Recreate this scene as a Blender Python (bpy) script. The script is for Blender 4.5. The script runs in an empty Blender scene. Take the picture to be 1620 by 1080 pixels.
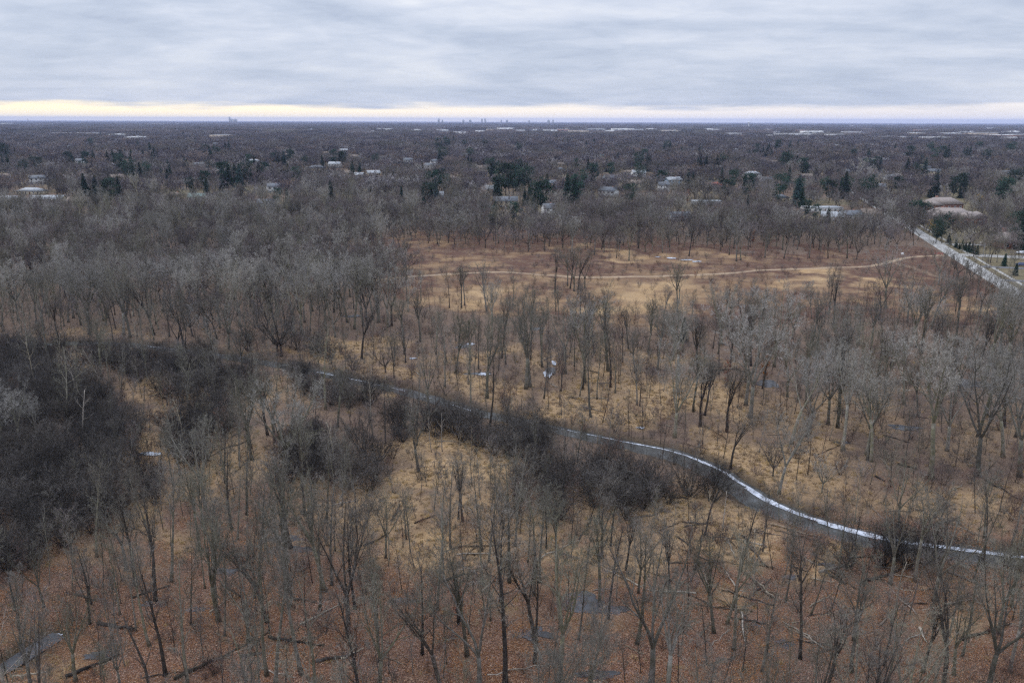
import bpy, math, random
import numpy as np
from mathutils import Vector, Matrix

R = math.radians
S = bpy.context.scene
COL = S.collection
random.seed(7)
rng = np.random.default_rng(11)

# ------------------------------------------------------------------ camera
CAM_H = 62.0
PITCH = math.atan(349.0 / 1260.0)
ROLL = R(0.18)
FPX = 1260.0                                   # focal length in photograph pixels (1620 wide)
_F = Vector((0, math.cos(PITCH), -math.sin(PITCH)))
_U0 = Vector((0, math.sin(PITCH), math.cos(PITCH)))
_R0 = Vector((1, 0, 0))
_Rv = _R0 * math.cos(ROLL) + _U0 * math.sin(ROLL)
_Uv = _U0 * math.cos(ROLL) - _R0 * math.sin(ROLL)
cd = bpy.data.cameras.new('camera')
cam = bpy.data.objects.new('camera', cd)
COL.objects.link(cam)
cd.sensor_width = 36.0
cd.lens = 28.0
cd.clip_start = 0.5
cd.clip_end = 90000.0
m = Matrix((( _Rv.x, _Uv.x, -_F.x, 0), (_Rv.y, _Uv.y, -_F.y, 0), (_Rv.z, _Uv.z, -_F.z, CAM_H), (0, 0, 0, 1)))
cam.matrix_world = m
S.camera = cam

# ------------------------------------------------------------------ render settings
S.view_settings.view_transform = 'Standard'
S.view_settings.look = 'None'
S.view_settings.gamma = 1.0
S.view_settings.exposure = 0.0
S.render.engine = 'CYCLES'
cy = S.cycles
cy.max_bounces = 4
cy.diffuse_bounces = 2
cy.glossy_bounces = 1
cy.transmission_bounces = 1
cy.volume_bounces = 1
cy.transparent_max_bounces = 4
cy.use_denoising = False
cy.denoiser = 'OPENIMAGEDENOISE'
cy.denoising_input_passes = 'RGB_ALBEDO_NORMAL'
cy.denoising_prefilter = 'NONE'
cy.pixel_filter_type = 'BLACKMAN_HARRIS'
cy.filter_width = 1.35

# ------------------------------------------------------------------ world: thick overcast with a clear strip low in the sky
SUN_EL, SUN_AZ = R(38), R(-62)                 # azimuth measured from +Y towards +X
W = bpy.data.worlds.new('World')
S.world = W
W.use_nodes = True
wt = W.node_tree
wt.nodes.clear()


class NT:
    """small helper to write node trees tersely"""
    def __init__(self, tree):
        self.t = tree

    def n(self, typ, **kw):
        x = self.t.nodes.new(typ)
        ins = kw.pop('ins', {})
        for k, v in kw.items():
            setattr(x, k, v)
        for k, v in ins.items():
            if hasattr(v, 'links') or isinstance(v, bpy.types.NodeSocket):
                self.t.links.new(v, x.inputs[k])
            else:
                x.inputs[k].default_value = v
        return x

    def math(self, op, a, b=0.0, c=None, clamp=False):
        ins = {0: a, 1: b}
        if c is not None:
            ins[2] = c
        return self.n('ShaderNodeMath', operation=op, use_clamp=clamp, ins=ins).outputs[0]

    def mix(self, f, a, b, blend='MIX'):
        x = self.n('ShaderNodeMix', data_type='RGBA', blend_type=blend)
        for k, v in ((0, f), (6, a), (7, b)):
            if isinstance(v, bpy.types.NodeSocket):
                self.t.links.new(v, x.inputs[k])
            else:
                if k and len(v) == 3:
                    v = (*v, 1)
                x.inputs[k].default_value = v
        return x.outputs[2]

    def ramp(self, f, stops, interp='LINEAR'):
        x = self.n('ShaderNodeValToRGB', ins={0: f})
        cr = x.color_ramp
        cr.interpolation = interp
        while len(cr.elements) < len(stops):
            cr.elements.new(0.5)
        for e, (p, c) in zip(cr.elements, stops):
            e.position = p
            e.color = (*c, 1) if not isinstance(c, (int, float)) else (c, c, c, 1)
        return x.outputs[0]

    def maprange(self, v, a, b, c=0.0, d=1.0, smooth=True):
        return self.n('ShaderNodeMapRange', interpolation_type='SMOOTHSTEP' if smooth else 'LINEAR',
                      ins={0: v, 1: a, 2: b, 3: c, 4: d}).outputs[0]

    def noise(self, vec, scale, detail=4, rough=0.5, dist=0.0):
        return self.n('ShaderNodeTexNoise', ins={'Vector': vec, 'Scale': scale, 'Detail': detail, 'Roughness': rough, 'Distortion': dist}).outputs[0]


n = NT(wt)
tc = n.n('ShaderNodeTexCoord').outputs['Generated']
sx = n.n('ShaderNodeSeparateXYZ', ins={0: tc})
X, Y, Z = sx.outputs
zz = n.math('ADD', n.math('MAXIMUM', Z, 0.0), 0.12)
cu = n.n('ShaderNodeCombineXYZ', ins={0: n.math('DIVIDE', X, zz), 1: n.math('DIVIDE', Y, zz), 2: 0.0}).outputs[0]
mp = n.n('ShaderNodeMapping', ins={'Vector': cu, 'Rotation': (0, 0, R(8)), 'Scale': (0.85, 1.0, 1.0)}).outputs[0]
c1 = n.noise(mp, 0.55, 6, 0.52, 0.9)
c3 = n.noise(mp, 5.5, 5, 0.6, 0.8)
c2 = n.noise(mp, 2.3, 5, 0.55, 0.3)
cs = n.math('ADD', n.math('ADD', n.math('MULTIPLY', c1, 0.60), n.math('MULTIPLY', c2, 0.26)), n.math('MULTIPLY', c3, 0.14))
cloud = n.ramp(cs, [(0.35, (0.46, 0.53, 0.68)), (0.45, (0.59, 0.66, 0.80)), (0.53, (0.72, 0.775, 0.90)), (0.64, (0.90, 0.93, 1.0))])
# darker, bluer band of far cloud above the gap, lighter high up
hb = n.maprange(Z, 0.015, 0.13, 1.0, 0.0)
cloud = n.mix(n.math('MULTIPLY', hb, 0.38), cloud, (0.50, 0.565, 0.69))
# the clear strip at the horizon: yellow towards -X, whitish towards +X
edge = n.noise(n.n('ShaderNodeMapping', ins={'Vector': tc, 'Scale': (5, 5, 60)}).outputs[0], 1.6, 4, 0.6)
zt = n.math('ADD', Z, n.math('MULTIPLY', n.math('SUBTRACT', edge, 0.5), 0.022))
gap = n.maprange(zt, 0.011, 0.021, 1.0, 0.0)
gap = n.math('MULTIPLY', gap, n.maprange(X, -0.3, 0.7, 0.97, 0.6))
side = n.maprange(X, -0.62, 0.35, 0.0, 1.0)
gapc = n.mix(side, (1.52, 1.28, 0.80), (1.3, 1.17, 1.02))
sky = n.n('ShaderNodeTexSky', sky_type='NISHITA', sun_disc=False, sun_elevation=SUN_EL, sun_rotation=SUN_AZ)
skys = n.mix(1.0, sky.outputs[0], (0.09, 0.09, 0.09), 'MULTIPLY')
cover = n.mix(0.06, cloud, skys)
col = n.mix(gap, cover, gapc)
# an overcast sky is brighter towards the zenith
zen = n.maprange(Z, 0.20, 0.95, 1.0, 2.4)
zen = n.math('MULTIPLY', zen, n.maprange(Z, 0.0, 0.008, 1.22, 1.0))
bg = n.n('ShaderNodeBackground', ins={'Color': col, 'Strength': zen})
wo = n.n('ShaderNodeOutputWorld', ins={'Surface': bg.outputs[0]})

sl = bpy.data.lights.new('sun', 'SUN')
sl.energy = 0.95
sl.angle = R(18)
sl.color = (1.0, 0.95, 0.88)
sun = bpy.data.objects.new('sun', sl)
COL.objects.link(sun)
sd = Vector((math.sin(SUN_AZ) * math.cos(SUN_EL), math.cos(SUN_AZ) * math.cos(SUN_EL), math.sin(SUN_EL)))
sun.rotation_euler = (-sd).to_track_quat('-Z', 'Y').to_euler()
sun.location = (0, 0, 300)

# ------------------------------------------------------------------ ground projection
def at(px, py, z=0.0):
    d = _F + _Rv * ((px - 810.0) / FPX) - _Uv * ((py - 540.0) / FPX)
    t = (z - CAM_H) / d.z
    return Vector((d.x * t, d.y * t, z))


def proj(x, y, z=0.0):
    """world -> photograph pixels, numpy friendly"""
    dz = z - CAM_H
    f = y * _F.y + dz * _F.z
    r = x * _Rv.x + y * _Rv.y + dz * _Rv.z
    u = x * _Uv.x + y * _Uv.y + dz * _Uv.z
    f = np.maximum(f, 0.5)
    return 810 + FPX * r / f, 540 - FPX * u / f


# numpy value noise ---------------------------------------------------------
_perm = rng.random((256, 256))


def vnoise(x, y):
    xi = np.floor(x).astype(int)
    yi = np.floor(y).astype(int)
    fx, fy = x - xi, y - yi
    fx = fx * fx * (3 - 2 * fx)
    fy = fy * fy * (3 - 2 * fy)
    g = lambda a, b: _perm[(a % 256), (b % 256)]
    return (g(xi, yi) * (1 - fx) + g(xi + 1, yi) * fx) * (1 - fy) + (g(xi, yi + 1) * (1 - fx) + g(xi + 1, yi + 1) * fx) * fy


def fbm(x, y, o=4):
    s, a, t = 0, 0.5, 0
    for k in range(o):
        s = s + a * vnoise(x * 2 ** k + 17.3 * k, y * 2 ** k - 9.1 * k)
        t += a
        a *= 0.5
    return s / t


def poly_dist(P, x, y):
    """distance to a polyline and signed side, numpy"""
    best = np.full(np.shape(x), 1e9)
    side = np.zeros(np.shape(x))
    for (ax, ay), (bx, by) in zip(P[:-1], P[1:]):
        dx, dy = bx - ax, by - ay
        L = dx * dx + dy * dy + 1e-9
        t = np.clip(((x - ax) * dx + (y - ay) * dy) / L, 0, 1)
        d = np.hypot(x - ax - t * dx, y - ay - t * dy)
        c = dx * (y - ay) - dy * (x - ax)
        side = np.where(d < best, np.sign(c), side)
        best = np.minimum(best, d)
    return best, side


def in_poly(P, x, y):
    c = np.zeros(np.shape(x), bool)
    j = len(P) - 1
    for i in range(len(P)):
        xi, yi = P[i]
        xj, yj = P[j]
        k = ((yi > y) != (yj > y)) & (x < (xj - xi) * (y - yi) / (yj - yi + 1e-12) + xi)
        c = c ^ k
        j = i
    return c


def smooth_line(P, it=2):
    for _ in range(it):
        Q = [P[0]]
        for a, b in zip(P[:-1], P[1:]):
            Q.append((a[0] * .75 + b[0] * .25, a[1] * .75 + b[1] * .25))
            Q.append((a[0] * .25 + b[0] * .75, a[1] * .25 + b[1] * .75))
        Q.append(P[-1])
        P = Q
    return P


def gpts(L):
    return [tuple(at(a, b)[:2]) for a, b in L]


CREEK = smooth_line(gpts([(-260, 570), (-60, 554), (60, 542), (170, 539), (245, 547), (310, 554), (380, 564), (500, 585), (560, 599), (620, 610), (690, 629),
                          (750, 648), (830, 664), (905, 681), (1000, 701), (1075, 717), (1130, 740), (1165, 765), (1210, 794), (1280, 821),
                          (1340, 839), (1400, 853), (1450, 861), (1530, 872), (1620, 883), (1760, 898), (1950, 905)]))
CREEK2 = smooth_line(gpts([(-300, 1230), (-60, 1092), (30, 1035), (92, 998)]))
PATH = smooth_line(gpts([(520, 452), (600, 442), (700, 433), (790, 429), (860, 434), (930, 438), (1050, 436), (1150, 433), (1200, 428), (1300, 425), (1370, 424),
                         (1410, 413), (1440, 406), (1492, 404)]))
PATH2 = smooth_line(gpts([(1412, 414), (1450, 426), (1478, 438), (1520, 446)]))
CW, CW2 = 2.35, 0.7
# the road: a straight strip; its centre line is found from two points on the ground
RA, RB = Vector((226.8, 429.0, 0)), Vector((184.6, 275.9, 0))
RD = (RB - RA).normalized()
RN = Vector((-RD.y, RD.x, 0))                    # towards the houses
if RN.x < 0:
    RN = -RN
R0 = RA - RD * 900
R1 = RB + RD * 260
RW = 3.3


def road_st(x, y):
    dx, dy = x - RA.x, y - RA.y
    return dx * RD.x + dy * RD.y, dx * RN.x + dy * RN.y


def cwf(x):
    """the creek is narrower upstream"""
    return np.clip(0.5 + 0.5 * (x - 12) / 28, 0.5, 1.0)


def height(x, y):
    x = np.asarray(x, float)
    y = np.asarray(y, float)
    near = np.clip(1 - (np.hypot(x, y) - 500) / 600, 0, 1)
    h = (fbm(x / 37 + 5, y / 37, 3) - 0.5) * 1.5 + (fbm(x / 6, y / 6, 2) - 0.5) * 0.35
    s, t = road_st(x, y)
    rd = np.clip((np.abs(t - 10) - 22) / 14, 0, 1)
    rd = np.where(x > 60, rd, 1)
    h = h * near * rd
    rag = (fbm(x / 2.3 + 3, y / 2.3, 3) - 0.5) * 1.9
    for P, w, dp in ((CREEK, CW * cwf(x) + rag, 1.0), (CREEK2, CW2 + rag, 0.8)):
        d, _ = poly_dist(P, x, y)
        k = np.clip(1 - (d - w * 0.75) / 3.0, 0, 1)
        k = k * k * (3 - 2 * k)
        flat = np.clip(1 - (d - w) / 14.0, 0, 1)
        h = h * (1 - flat) * 1.0 - dp * k
    return h


def hz(x, y):
    return float(height(np.array([x]), np.array([y]))[0])


# ------------------------------------------------------------------ tagging and mesh helpers
def tag(o, label=None, cat=None, group=None, kind=None):
    if label:
        o['label'] = label
    if cat:
        o['category'] = cat
    if group:
        o['group'] = group
    if kind:
        o['kind'] = kind
    return o


def empty(name, loc, rz=0.0, rx=0.0, ry=0.0, sc=1.0):
    o = bpy.data.objects.new(name, None)
    o.empty_display_size = 1.0
    COL.objects.link(o)
    o.location = loc
    o.rotation_euler = (rx, ry, rz)
    o.scale = (sc, sc, sc) if isinstance(sc, (int, float)) else sc
    return o


def mkmesh(name, V, Fc, mats, midx=None, smooth=False):
    me = bpy.data.meshes.new(name)
    V = np.asarray(V, np.float32).reshape(-1, 3)
    me.vertices.add(len(V))
    me.vertices.foreach_set('co', V.ravel())
    ln = np.fromiter((len(f) for f in Fc), int, len(Fc))
    flat = np.fromiter((i for f in Fc for i in f), np.int32, int(ln.sum()))
    me.loops.add(len(flat))
    me.loops.foreach_set('vertex_index', flat)
    me.polygons.add(len(Fc))
    st = np.concatenate(([0], np.cumsum(ln)[:-1])).astype(np.int32)
    me.polygons.foreach_set('loop_start', st)
    me.polygons.foreach_set('loop_total', ln.astype(np.int32))
    for mt in (mats if isinstance(mats, (list, tuple)) else [mats]):
        me.materials.append(mt)
    if midx is not None:
        me.polygons.foreach_set('material_index', np.asarray(midx, np.int32))
    if smooth:
        me.polygons.foreach_set('use_smooth', np.ones(len(Fc), bool))
    me.update(calc_edges=True)
    me.validate()
    return me


def link(name, me, parent=None):
    o = bpy.data.objects.new(name, me)
    COL.objects.link(o)
    if parent:
        o.parent = parent
    return o


class MB:
    """collects boxes, tubes and slivers into one mesh"""
    def __init__(s):
        s.v, s.f = [], []

    def box(s, c, d, rz=0.0):
        cx, cy_, cz = c
        dx, dy, dz = d[0] / 2, d[1] / 2, d[2] / 2
        b = len(s.v)
        ca, sa = math.cos(rz), math.sin(rz)
        for z in (-dz, dz):
            for x, y in ((-dx, -dy), (dx, -dy), (dx, dy), (-dx, dy)):
                s.v.append((cx + x * ca - y * sa, cy_ + x * sa + y * ca, cz + z))
        s.f += [(b, b + 3, b + 2, b + 1), (b + 4, b + 5, b + 6, b + 7), (b, b + 1, b + 5, b + 4), (b + 1, b + 2, b + 6, b + 5),
                (b + 2, b + 3, b + 7, b + 6), (b + 3, b, b + 4, b + 7)]
        return s

    def poly(s, pts, faces):
        b = len(s.v)
        s.v += [tuple(p) for p in pts]
        s.f += [tuple(i + b for i in f) for f in faces]
        return s

    def prism(s, pts, z0, z1):
        nn = len(pts)
        P = [(x, y, z0) for x, y in pts] + [(x, y, z1) for x, y in pts]
        return s.poly(P, [tuple(range(nn - 1, -1, -1)), tuple(range(nn, 2 * nn))] + [(i, (i + 1) % nn, nn + (i + 1) % nn, nn + i) for i in range(nn)])

    def tube(s, P, rad, k=5, cap=True):
        b = len(s.v)
        ref = None
        for i, p in enumerate(P):
            a = P[max(i - 1, 0)]
            c = P[min(i + 1, len(P) - 1)]
            t = (c[0] - a[0], c[1] - a[1], c[2] - a[2])
            L = math.sqrt(t[0] ** 2 + t[1] ** 2 + t[2] ** 2) or 1
            t = (t[0] / L, t[1] / L, t[2] / L)
            if ref is None:
                ref = (1, 0, 0) if abs(t[0]) < 0.8 else (0, 1, 0)
            dt = ref[0] * t[0] + ref[1] * t[1] + ref[2] * t[2]
            u = (ref[0] - t[0] * dt, ref[1] - t[1] * dt, ref[2] - t[2] * dt)
            L = math.sqrt(u[0] ** 2 + u[1] ** 2 + u[2] ** 2) or 1
            u = (u[0] / L, u[1] / L, u[2] / L)
            ref = u
            w = (t[1] * u[2] - t[2] * u[1], t[2] * u[0] - t[0] * u[2], t[0] * u[1] - t[1] * u[0])
            for j in range(k):
                A = 2 * math.pi * j / k
                ca, sa = math.cos(A) * rad[i], math.sin(A) * rad[i]
                s.v.append((p[0] + u[0] * ca + w[0] * sa, p[1] + u[1] * ca + w[1] * sa, p[2] + u[2] * ca + w[2] * sa))
        for i in range(len(P) - 1):
            for j in range(k):
                a = b + i * k + j
                c = b + i * k + (j + 1) % k
                s.f.append((a, c, c + k, a + k))
        if cap:
            s.f.append(tuple(b + j for j in range(k - 1, -1, -1)))
            e = b + (len(P) - 1) * k
            s.f.append(tuple(e + j for j in range(k)))
        return s

    def sliver(s, p0, p1, w0, w1=0.0, rnd=random):
        d = (p1[0] - p0[0], p1[1] - p0[1], p1[2] - p0[2])
        q = (rnd.uniform(-1, 1), rnd.uniform(-1, 1), rnd.uniform(-1, 1))
        c = (d[1] * q[2] - d[2] * q[1], d[2] * q[0] - d[0] * q[2], d[0] * q[1] - d[1] * q[0])
        L = math.sqrt(c[0] ** 2 + c[1] ** 2 + c[2] ** 2) or 1
        a = (c[0] / L * w0 / 2, c[1] / L * w0 / 2, c[2] / L * w0 / 2)
        b = len(s.v)
        s.v += [(p0[0] - a[0], p0[1] - a[1], p0[2] - a[2]), (p0[0] + a[0], p0[1] + a[1], p0[2] + a[2])]
        if w1 <= 0:
            s.v.append(tuple(p1))
            s.f.append((b, b + 1, b + 2))
        else:
            k = w1 / w0
            s.v += [(p1[0] + a[0] * k, p1[1] + a[1] * k, p1[2] + a[2] * k), (p1[0] - a[0] * k, p1[1] - a[1] * k, p1[2] - a[2] * k)]
            s.f.append((b, b + 1, b + 2, b + 3))

    def mesh(s, name, mat, smooth=False):
        return mkmesh(name, s.v, s.f, mat, smooth=smooth)

    def build(s, name, mat, parent=None, smooth=False):
        return link(name, s.mesh(name, mat, smooth), parent)


# ------------------------------------------------------------------ materials
def mat(name, rough=0.85, spec=0.25):
    m_ = bpy.data.materials.new(name)
    m_.use_nodes = True
    t = m_.node_tree
    b = t.nodes['Principled BSDF']
    b.inputs['Roughness'].default_value = rough
    b.inputs['Specular IOR Level'].default_value = spec
    return m_, NT(t), b


def bark(name, a, b_, vary=0.35, scale=2.5, moss=None):
    """bark or twig colour, varied over each tree and from tree to tree"""
    m_, n, b = mat(name, 0.9, 0.15)
    oc = n.n('ShaderNodeTexCoord').outputs['Object']
    oi = n.n('ShaderNodeObjectInfo').outputs['Random']
    f = n.noise(oc, scale, 3, 0.6)
    f = n.maprange(f, 0.35, 0.65)
    c = n.mix(f, a, b_)
    if moss:
        g = n.noise(oc, 0.7, 2, 0.5)
        g = n.maprange(g, 0.42, 0.62, 0, 0.6)
        c = n.mix(g, c, moss)
    r2 = n.math('FRACT', n.math('MULTIPLY', oi, 7.31))
    hs = n.n('ShaderNodeHueSaturation', ins={'Hue': n.math('ADD', 0.49, n.math('MULTIPLY', r2, 0.02)), 'Saturation': n.math('ADD', 0.75, n.math('MULTIPLY', r2, 0.5)),
                                            'Value': n.math('ADD', 1.0 - vary, n.math('MULTIPLY', oi, 2 * vary)), 'Color': c})
    n.t.links.new(hs.outputs[0], b.inputs['Base Color'])
    return m_


M = {}
M['bark_grey'] = bark('bark_grey', (0.115, 0.104, 0.085), (0.215, 0.196, 0.165), 0.42, moss=(0.12, 0.115, 0.07))
M['bark_dark'] = bark('bark_dark', (0.045, 0.038, 0.033), (0.085, 0.072, 0.06))
M['bark_pale'] = bark('bark_pale', (0.17, 0.15, 0.12), (0.30, 0.27, 0.225), moss=(0.15, 0.145, 0.085))
M['bark_black'] = bark('bark_black', (0.035, 0.031, 0.028), (0.08, 0.072, 0.063))
M['bark_dead'] = bark('bark_dead', (0.22, 0.19, 0.15), (0.36, 0.31, 0.25))
M['twig_grey'] = bark('twig_grey', (0.125, 0.112, 0.095), (0.205, 0.185, 0.16))
M['twig_olive'] = bark('twig_olive', (0.13, 0.122, 0.095), (0.205, 0.192, 0.155))
M['twig_pale'] = bark('twig_pale', (0.24, 0.225, 0.205), (0.37, 0.348, 0.318), 0.3)
M['twig_dark'] = bark('twig_dark', (0.085, 0.075, 0.068), (0.15, 0.136, 0.124), 0.45)
M['twig_black'] = bark('twig_black', (0.044, 0.038, 0.035), (0.092, 0.081, 0.073), 0.5)
M['twig_red'] = bark('twig_red', (0.13, 0.075, 0.065), (0.19, 0.12, 0.10))
M['twig_mauve'] = bark('twig_mauve', (0.13, 0.108, 0.106), (0.205, 0.173, 0.168), 0.45)
M['far_purple'] = bark('far_purple', (0.12, 0.104, 0.116), (0.185, 0.162, 0.178), 0.5)
M['far_pale'] = bark('far_pale', (0.27, 0.25, 0.25), (0.40, 0.375, 0.37), 0.4)
M['far_brown'] = bark('far_brown', (0.17, 0.13, 0.11), (0.26, 0.20, 0.175), 0.5)
M['far_dark'] = bark('far_dark', (0.055, 0.048, 0.06), (0.09, 0.08, 0.095), 0.5)
M['twig_gold'] = bark('twig_gold', (0.40, 0.27, 0.09), (0.50, 0.35, 0.13), 0.12)
M['russet_leaf'] = bark('russet_leaf', (0.22, 0.075, 0.035), (0.30, 0.12, 0.05), 0.2)
M['needle'] = bark('needle', (0.016, 0.036, 0.027), (0.036, 0.070, 0.046), 0.4)
M['needle_blue'] = bark('needle_blue', (0.03, 0.06, 0.06), (0.06, 0.10, 0.09), 0.25)
M['log_bark'] = bark('log_bark', (0.10, 0.075, 0.055), (0.20, 0.155, 0.115), 0.5, 1.2)
M['log_dark'] = bark('log_dark', (0.03, 0.025, 0.02), (0.07, 0.055, 0.045), 0.4, 1.2)
M['straw'] = bark('straw', (0.36, 0.255, 0.145), (0.50, 0.37, 0.225), 0.2, 1.5)


def plain(name, c, rough=0.7, spec=0.3, nz=0.12, scale=3.0):
    m_, n, b = mat(name, rough, spec)
    oc = n.n('ShaderNodeTexCoord').outputs['Object']
    f = n.noise(oc, scale, 4, 0.6)
    lo = tuple(x * (1 - nz * 2) for x in c)
    hi = tuple(min(1, x * (1 + nz * 2)) for x in c)
    n.t.links.new(n.mix(n.maprange(f, 0.3, 0.7), lo, hi), b.inputs['Base Color'])
    return m_


# ------------------------------------------------------------------ ground
def ell(px, py, cx, cy_, rx, ry, soft=0.5):
    d = np.sqrt(((px - cx) / rx) ** 2 + ((py - cy_) / ry) ** 2)
    return np.clip((1 + soft - d) / (2 * soft), 0, 1)


GOLD = [(950, 820, 90, 26, .5), (820, 900, 110, 40, .6), (620, 860, 90, 35, .5), (1050, 870, 90, 30, .6), (1150, 870, 60, 24, .8), (1300, 780, 90, 30, .7), (1200, 640, 120, 26, .5), (820, 560, 140, 16, .5), (1000, 590, 120, 14, .4), (400, 620, 90, 22, .4), (700, 720, 85, 32, 1.0), (795, 745, 55, 22, 1), (640, 795, 60, 30, .7), (930, 655, 120, 22, .9), (1060, 645, 80, 25, .9), (1230, 730, 95, 42, 1.0),
        (1180, 815, 100, 28, 1.0), (1120, 790, 50, 22, 1.0), (1560, 810, 90, 30, .6), (1440, 790, 60, 25, .6), (260, 620, 40, 26, 1), (235, 690, 50, 30, .9), (130, 590, 45, 16, .9),
        (140, 525, 90, 10, .4), (520, 558, 90, 10, 1), (600, 585, 80, 9, .9), (760, 610, 60, 14, .7), (960, 620, 90, 20, .7), (860, 860, 90, 35, .75), (1000, 880, 120, 30, .8),
        (700, 850, 60, 30, .7), (660, 900, 70, 25, .6), (520, 850, 60, 30, .5), (560, 790, 80, 25, .5), (300, 790, 80, 25, .45), (240, 830, 60, 20, .55), (320, 740, 70, 18, .5),
        (1310, 875, 50, 18, .7), (1210, 960, 60, 15, .45), (1480, 960, 80, 20, .35), (880, 980, 60, 15, .4), (90, 1050, 60, 25, .5), (1590, 690, 70, 40, .4), (1000, 760, 50, 20, .4),
        (770, 810, 70, 30, .8), (330, 700, 120, 40, .5), (60, 850, 90, 30, .4), (390, 720, 60, 40, .5), (1390, 640, 60, 30, .3), (1130, 620, 70, 30, .5)]
MEADOW_GOLD = [(1250, 452, 120, 8, .6), (1420, 446, 60, 6, .6), (1180, 470, 80, 10, .5), (1330, 480, 90, 8, .4), (820, 480, 120, 18, .8), (660, 425, 70, 7, .6), (950, 400, 120, 5, .5), (1250, 410, 90, 4, .4), (770, 470, 90, 22, 1.0), (1000, 470, 110, 30, 1.0), (1090, 462, 70, 22, 1.0), (900, 445, 130, 10, .5), (730, 415, 60, 8, .7), (1010, 407, 90, 7, .8),
               (1180, 440, 100, 8, .4), (1290, 440, 40, 9, .9), (1350, 455, 60, 8, .8), (1130, 410, 70, 6, .5), (850, 400, 80, 6, .6), (1500, 480, 60, 16, .5), (650, 380, 60, 5, .5),
               (1590, 475, 40, 12, 0.9)]


def build_ground():
    def axis(lo, hi, f0, f1, st, g):
        a = list(np.arange(f0, f1 + .01, st))
        d = st
        while a[-1] < hi:
            d *= g
            a.append(min(a[-1] + d, hi))
        d = st
        b = [f0]
        while b[-1] > lo:
            d *= g
            b.append(max(b[-1] - d, lo))
        return np.array(sorted(set(b[1:]) | set(a)))
    xs = axis(-32000, 32000, -230, 250, 1.15, 1.12)
    ys = axis(-4000, 42000, 48, 440, 1.15, 1.06)
    GX, GY = np.meshgrid(xs, ys)
    x, y = GX.ravel(), GY.ravel()
    z = height(x, y)
    px, py = proj(x, y, 0)
    behind = y < 20
    # warp so that no outline is a clean ellipse
    nx = (fbm(x / 13, y / 13, 3) - .5)
    ny = (fbm(x / 13 + 40, y / 13 + 3, 3) - .5)
    sc = np.clip((py - 190) / 500, 0.02, 2)
    wx, wy = px + nx * 190 * sc, py + ny * 110 * sc
    gold = np.zeros_like(x)
    for cx, cy_, rx, ry, s in GOLD:
        gold = np.maximum(gold, ell(wx, wy, cx, cy_, rx, ry, 0.55) * s)
    for cx, cy_, rx, ry, s in MEADOW_GOLD:
        gold = np.maximum(gold, ell(wx, wy, cx, cy_, rx * 1.0, ry, 0.6) * s)
    n2 = fbm(x / 5.0, y / 5.0, 4)
    gold = np.where(py < 505, gold * np.clip(-0.1 + 1.6 * fbm(x / 16 + 3, y / 11, 3), 0, 1.2), gold)
    gold = np.clip(gold * 1.15 + (n2 - 0.5) * 0.8 * (gold > 0.02), 0, 1)
    gold = gold * (.45 + 1.05 * fbm(x / 12 + 90, y / 12 + 4, 3)) ** 1.3
    # rust leaf litter towards the viewer
    litter = np.clip((wy - 840) / 230, 0, 1)
    litter = np.maximum(litter, np.clip((py - 740) / 100, 0, 1) * 0.25)
    litter = np.clip(litter * (0.2 + 1.35 * fbm(x / 8 + 9, y / 8, 3)), 0, 1)
    litter = litter * (1 - 0.55 * np.clip((px - 1020) / 160, 0, 1) * np.clip(1.3 - fbm(x / 17 + 70, y / 17, 3) * 1.1, 0, 1))
    litter[behind] = 0.8
    gold[behind] = 0.1
    # meadow of russet herbage
    mead = in_poly([(560, 400), (640, 372), (760, 366), (900, 368), (1100, 384), (1300, 390), (1440, 390), (1520, 420), (1600, 480), (1620, 520), (1400, 500), (1120, 505), (900, 510), (720, 500), (600, 470)], wx, wy).astype(float)
    # path
    d, _ = poly_dist(PATH, x, y)
    d2, _ = poly_dist(PATH2, x, y)
    wob = fbm(x / 2.5, y / 2.5, 2) * 0.8
    path = np.clip((1.25 + wob * 1.3 - d) / 0.9, 0, 1) * (.7 + .5 * fbm(x / 7, y / 7, 2))
    path = np.clip(path, 0, 1)
    path = np.maximum(path, 0.3 * np.clip((2.0 + wob - d2) / 1.5, 0, 1))
    s, t = road_st(x, y)
    lawn = np.where((t > RW) & (x > 60) & (y > 200) & (y < 1400), 1.0, 0.0)
    lawn = np.maximum(lawn, np.clip((y - 470) / 60, 0, 1) * np.clip((fbm(x / 60, y / 60, 2) - .35) * 3, 0, 1) * (y < 9000))
    # wet creek banks
    dc, _ = poly_dist(CREEK, x, y)
    dc2, _ = poly_dist(CREEK2, x, y)
    bank = np.clip(1 - (np.minimum(dc - CW * cwf(x), dc2 - CW2) - 0.2) / (2.0 + 3.5 * n2), 0, 1)
    gold = gold * (1 - bank * 0.9)
    nx_, ny_ = len(xs), len(ys)
    idx = np.arange(nx_ * ny_).reshape(ny_, nx_)
    q = np.stack([idx[:-1, :-1], idx[:-1, 1:], idx[1:, 1:], idx[1:, :-1]], -1).reshape(-1, 4)
    me = bpy.data.meshes.new('ground')
    me.vertices.add(len(x))
    me.vertices.foreach_set('co', np.stack([x, y, z], -1).astype(np.float32).ravel())
    me.loops.add(q.size)
    me.loops.foreach_set('vertex_index', q.astype(np.int32).ravel())
    me.polygons.add(len(q))
    me.polygons.foreach_set('loop_start', (np.arange(len(q)) * 4).astype(np.int32))
    me.polygons.foreach_set('loop_total', np.full(len(q), 4, np.int32))
    me.polygons.foreach_set('use_smooth', np.ones(len(q), bool))
    me.update(calc_edges=True)
    a = me.color_attributes.new('cover_a', 'FLOAT_COLOR', 'POINT')
    a.data.foreach_set('color', np.stack([gold, litter, mead, np.ones_like(x)], -1).astype(np.float32).ravel())
    a = me.color_attributes.new('cover_b', 'FLOAT_COLOR', 'POINT')
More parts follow.
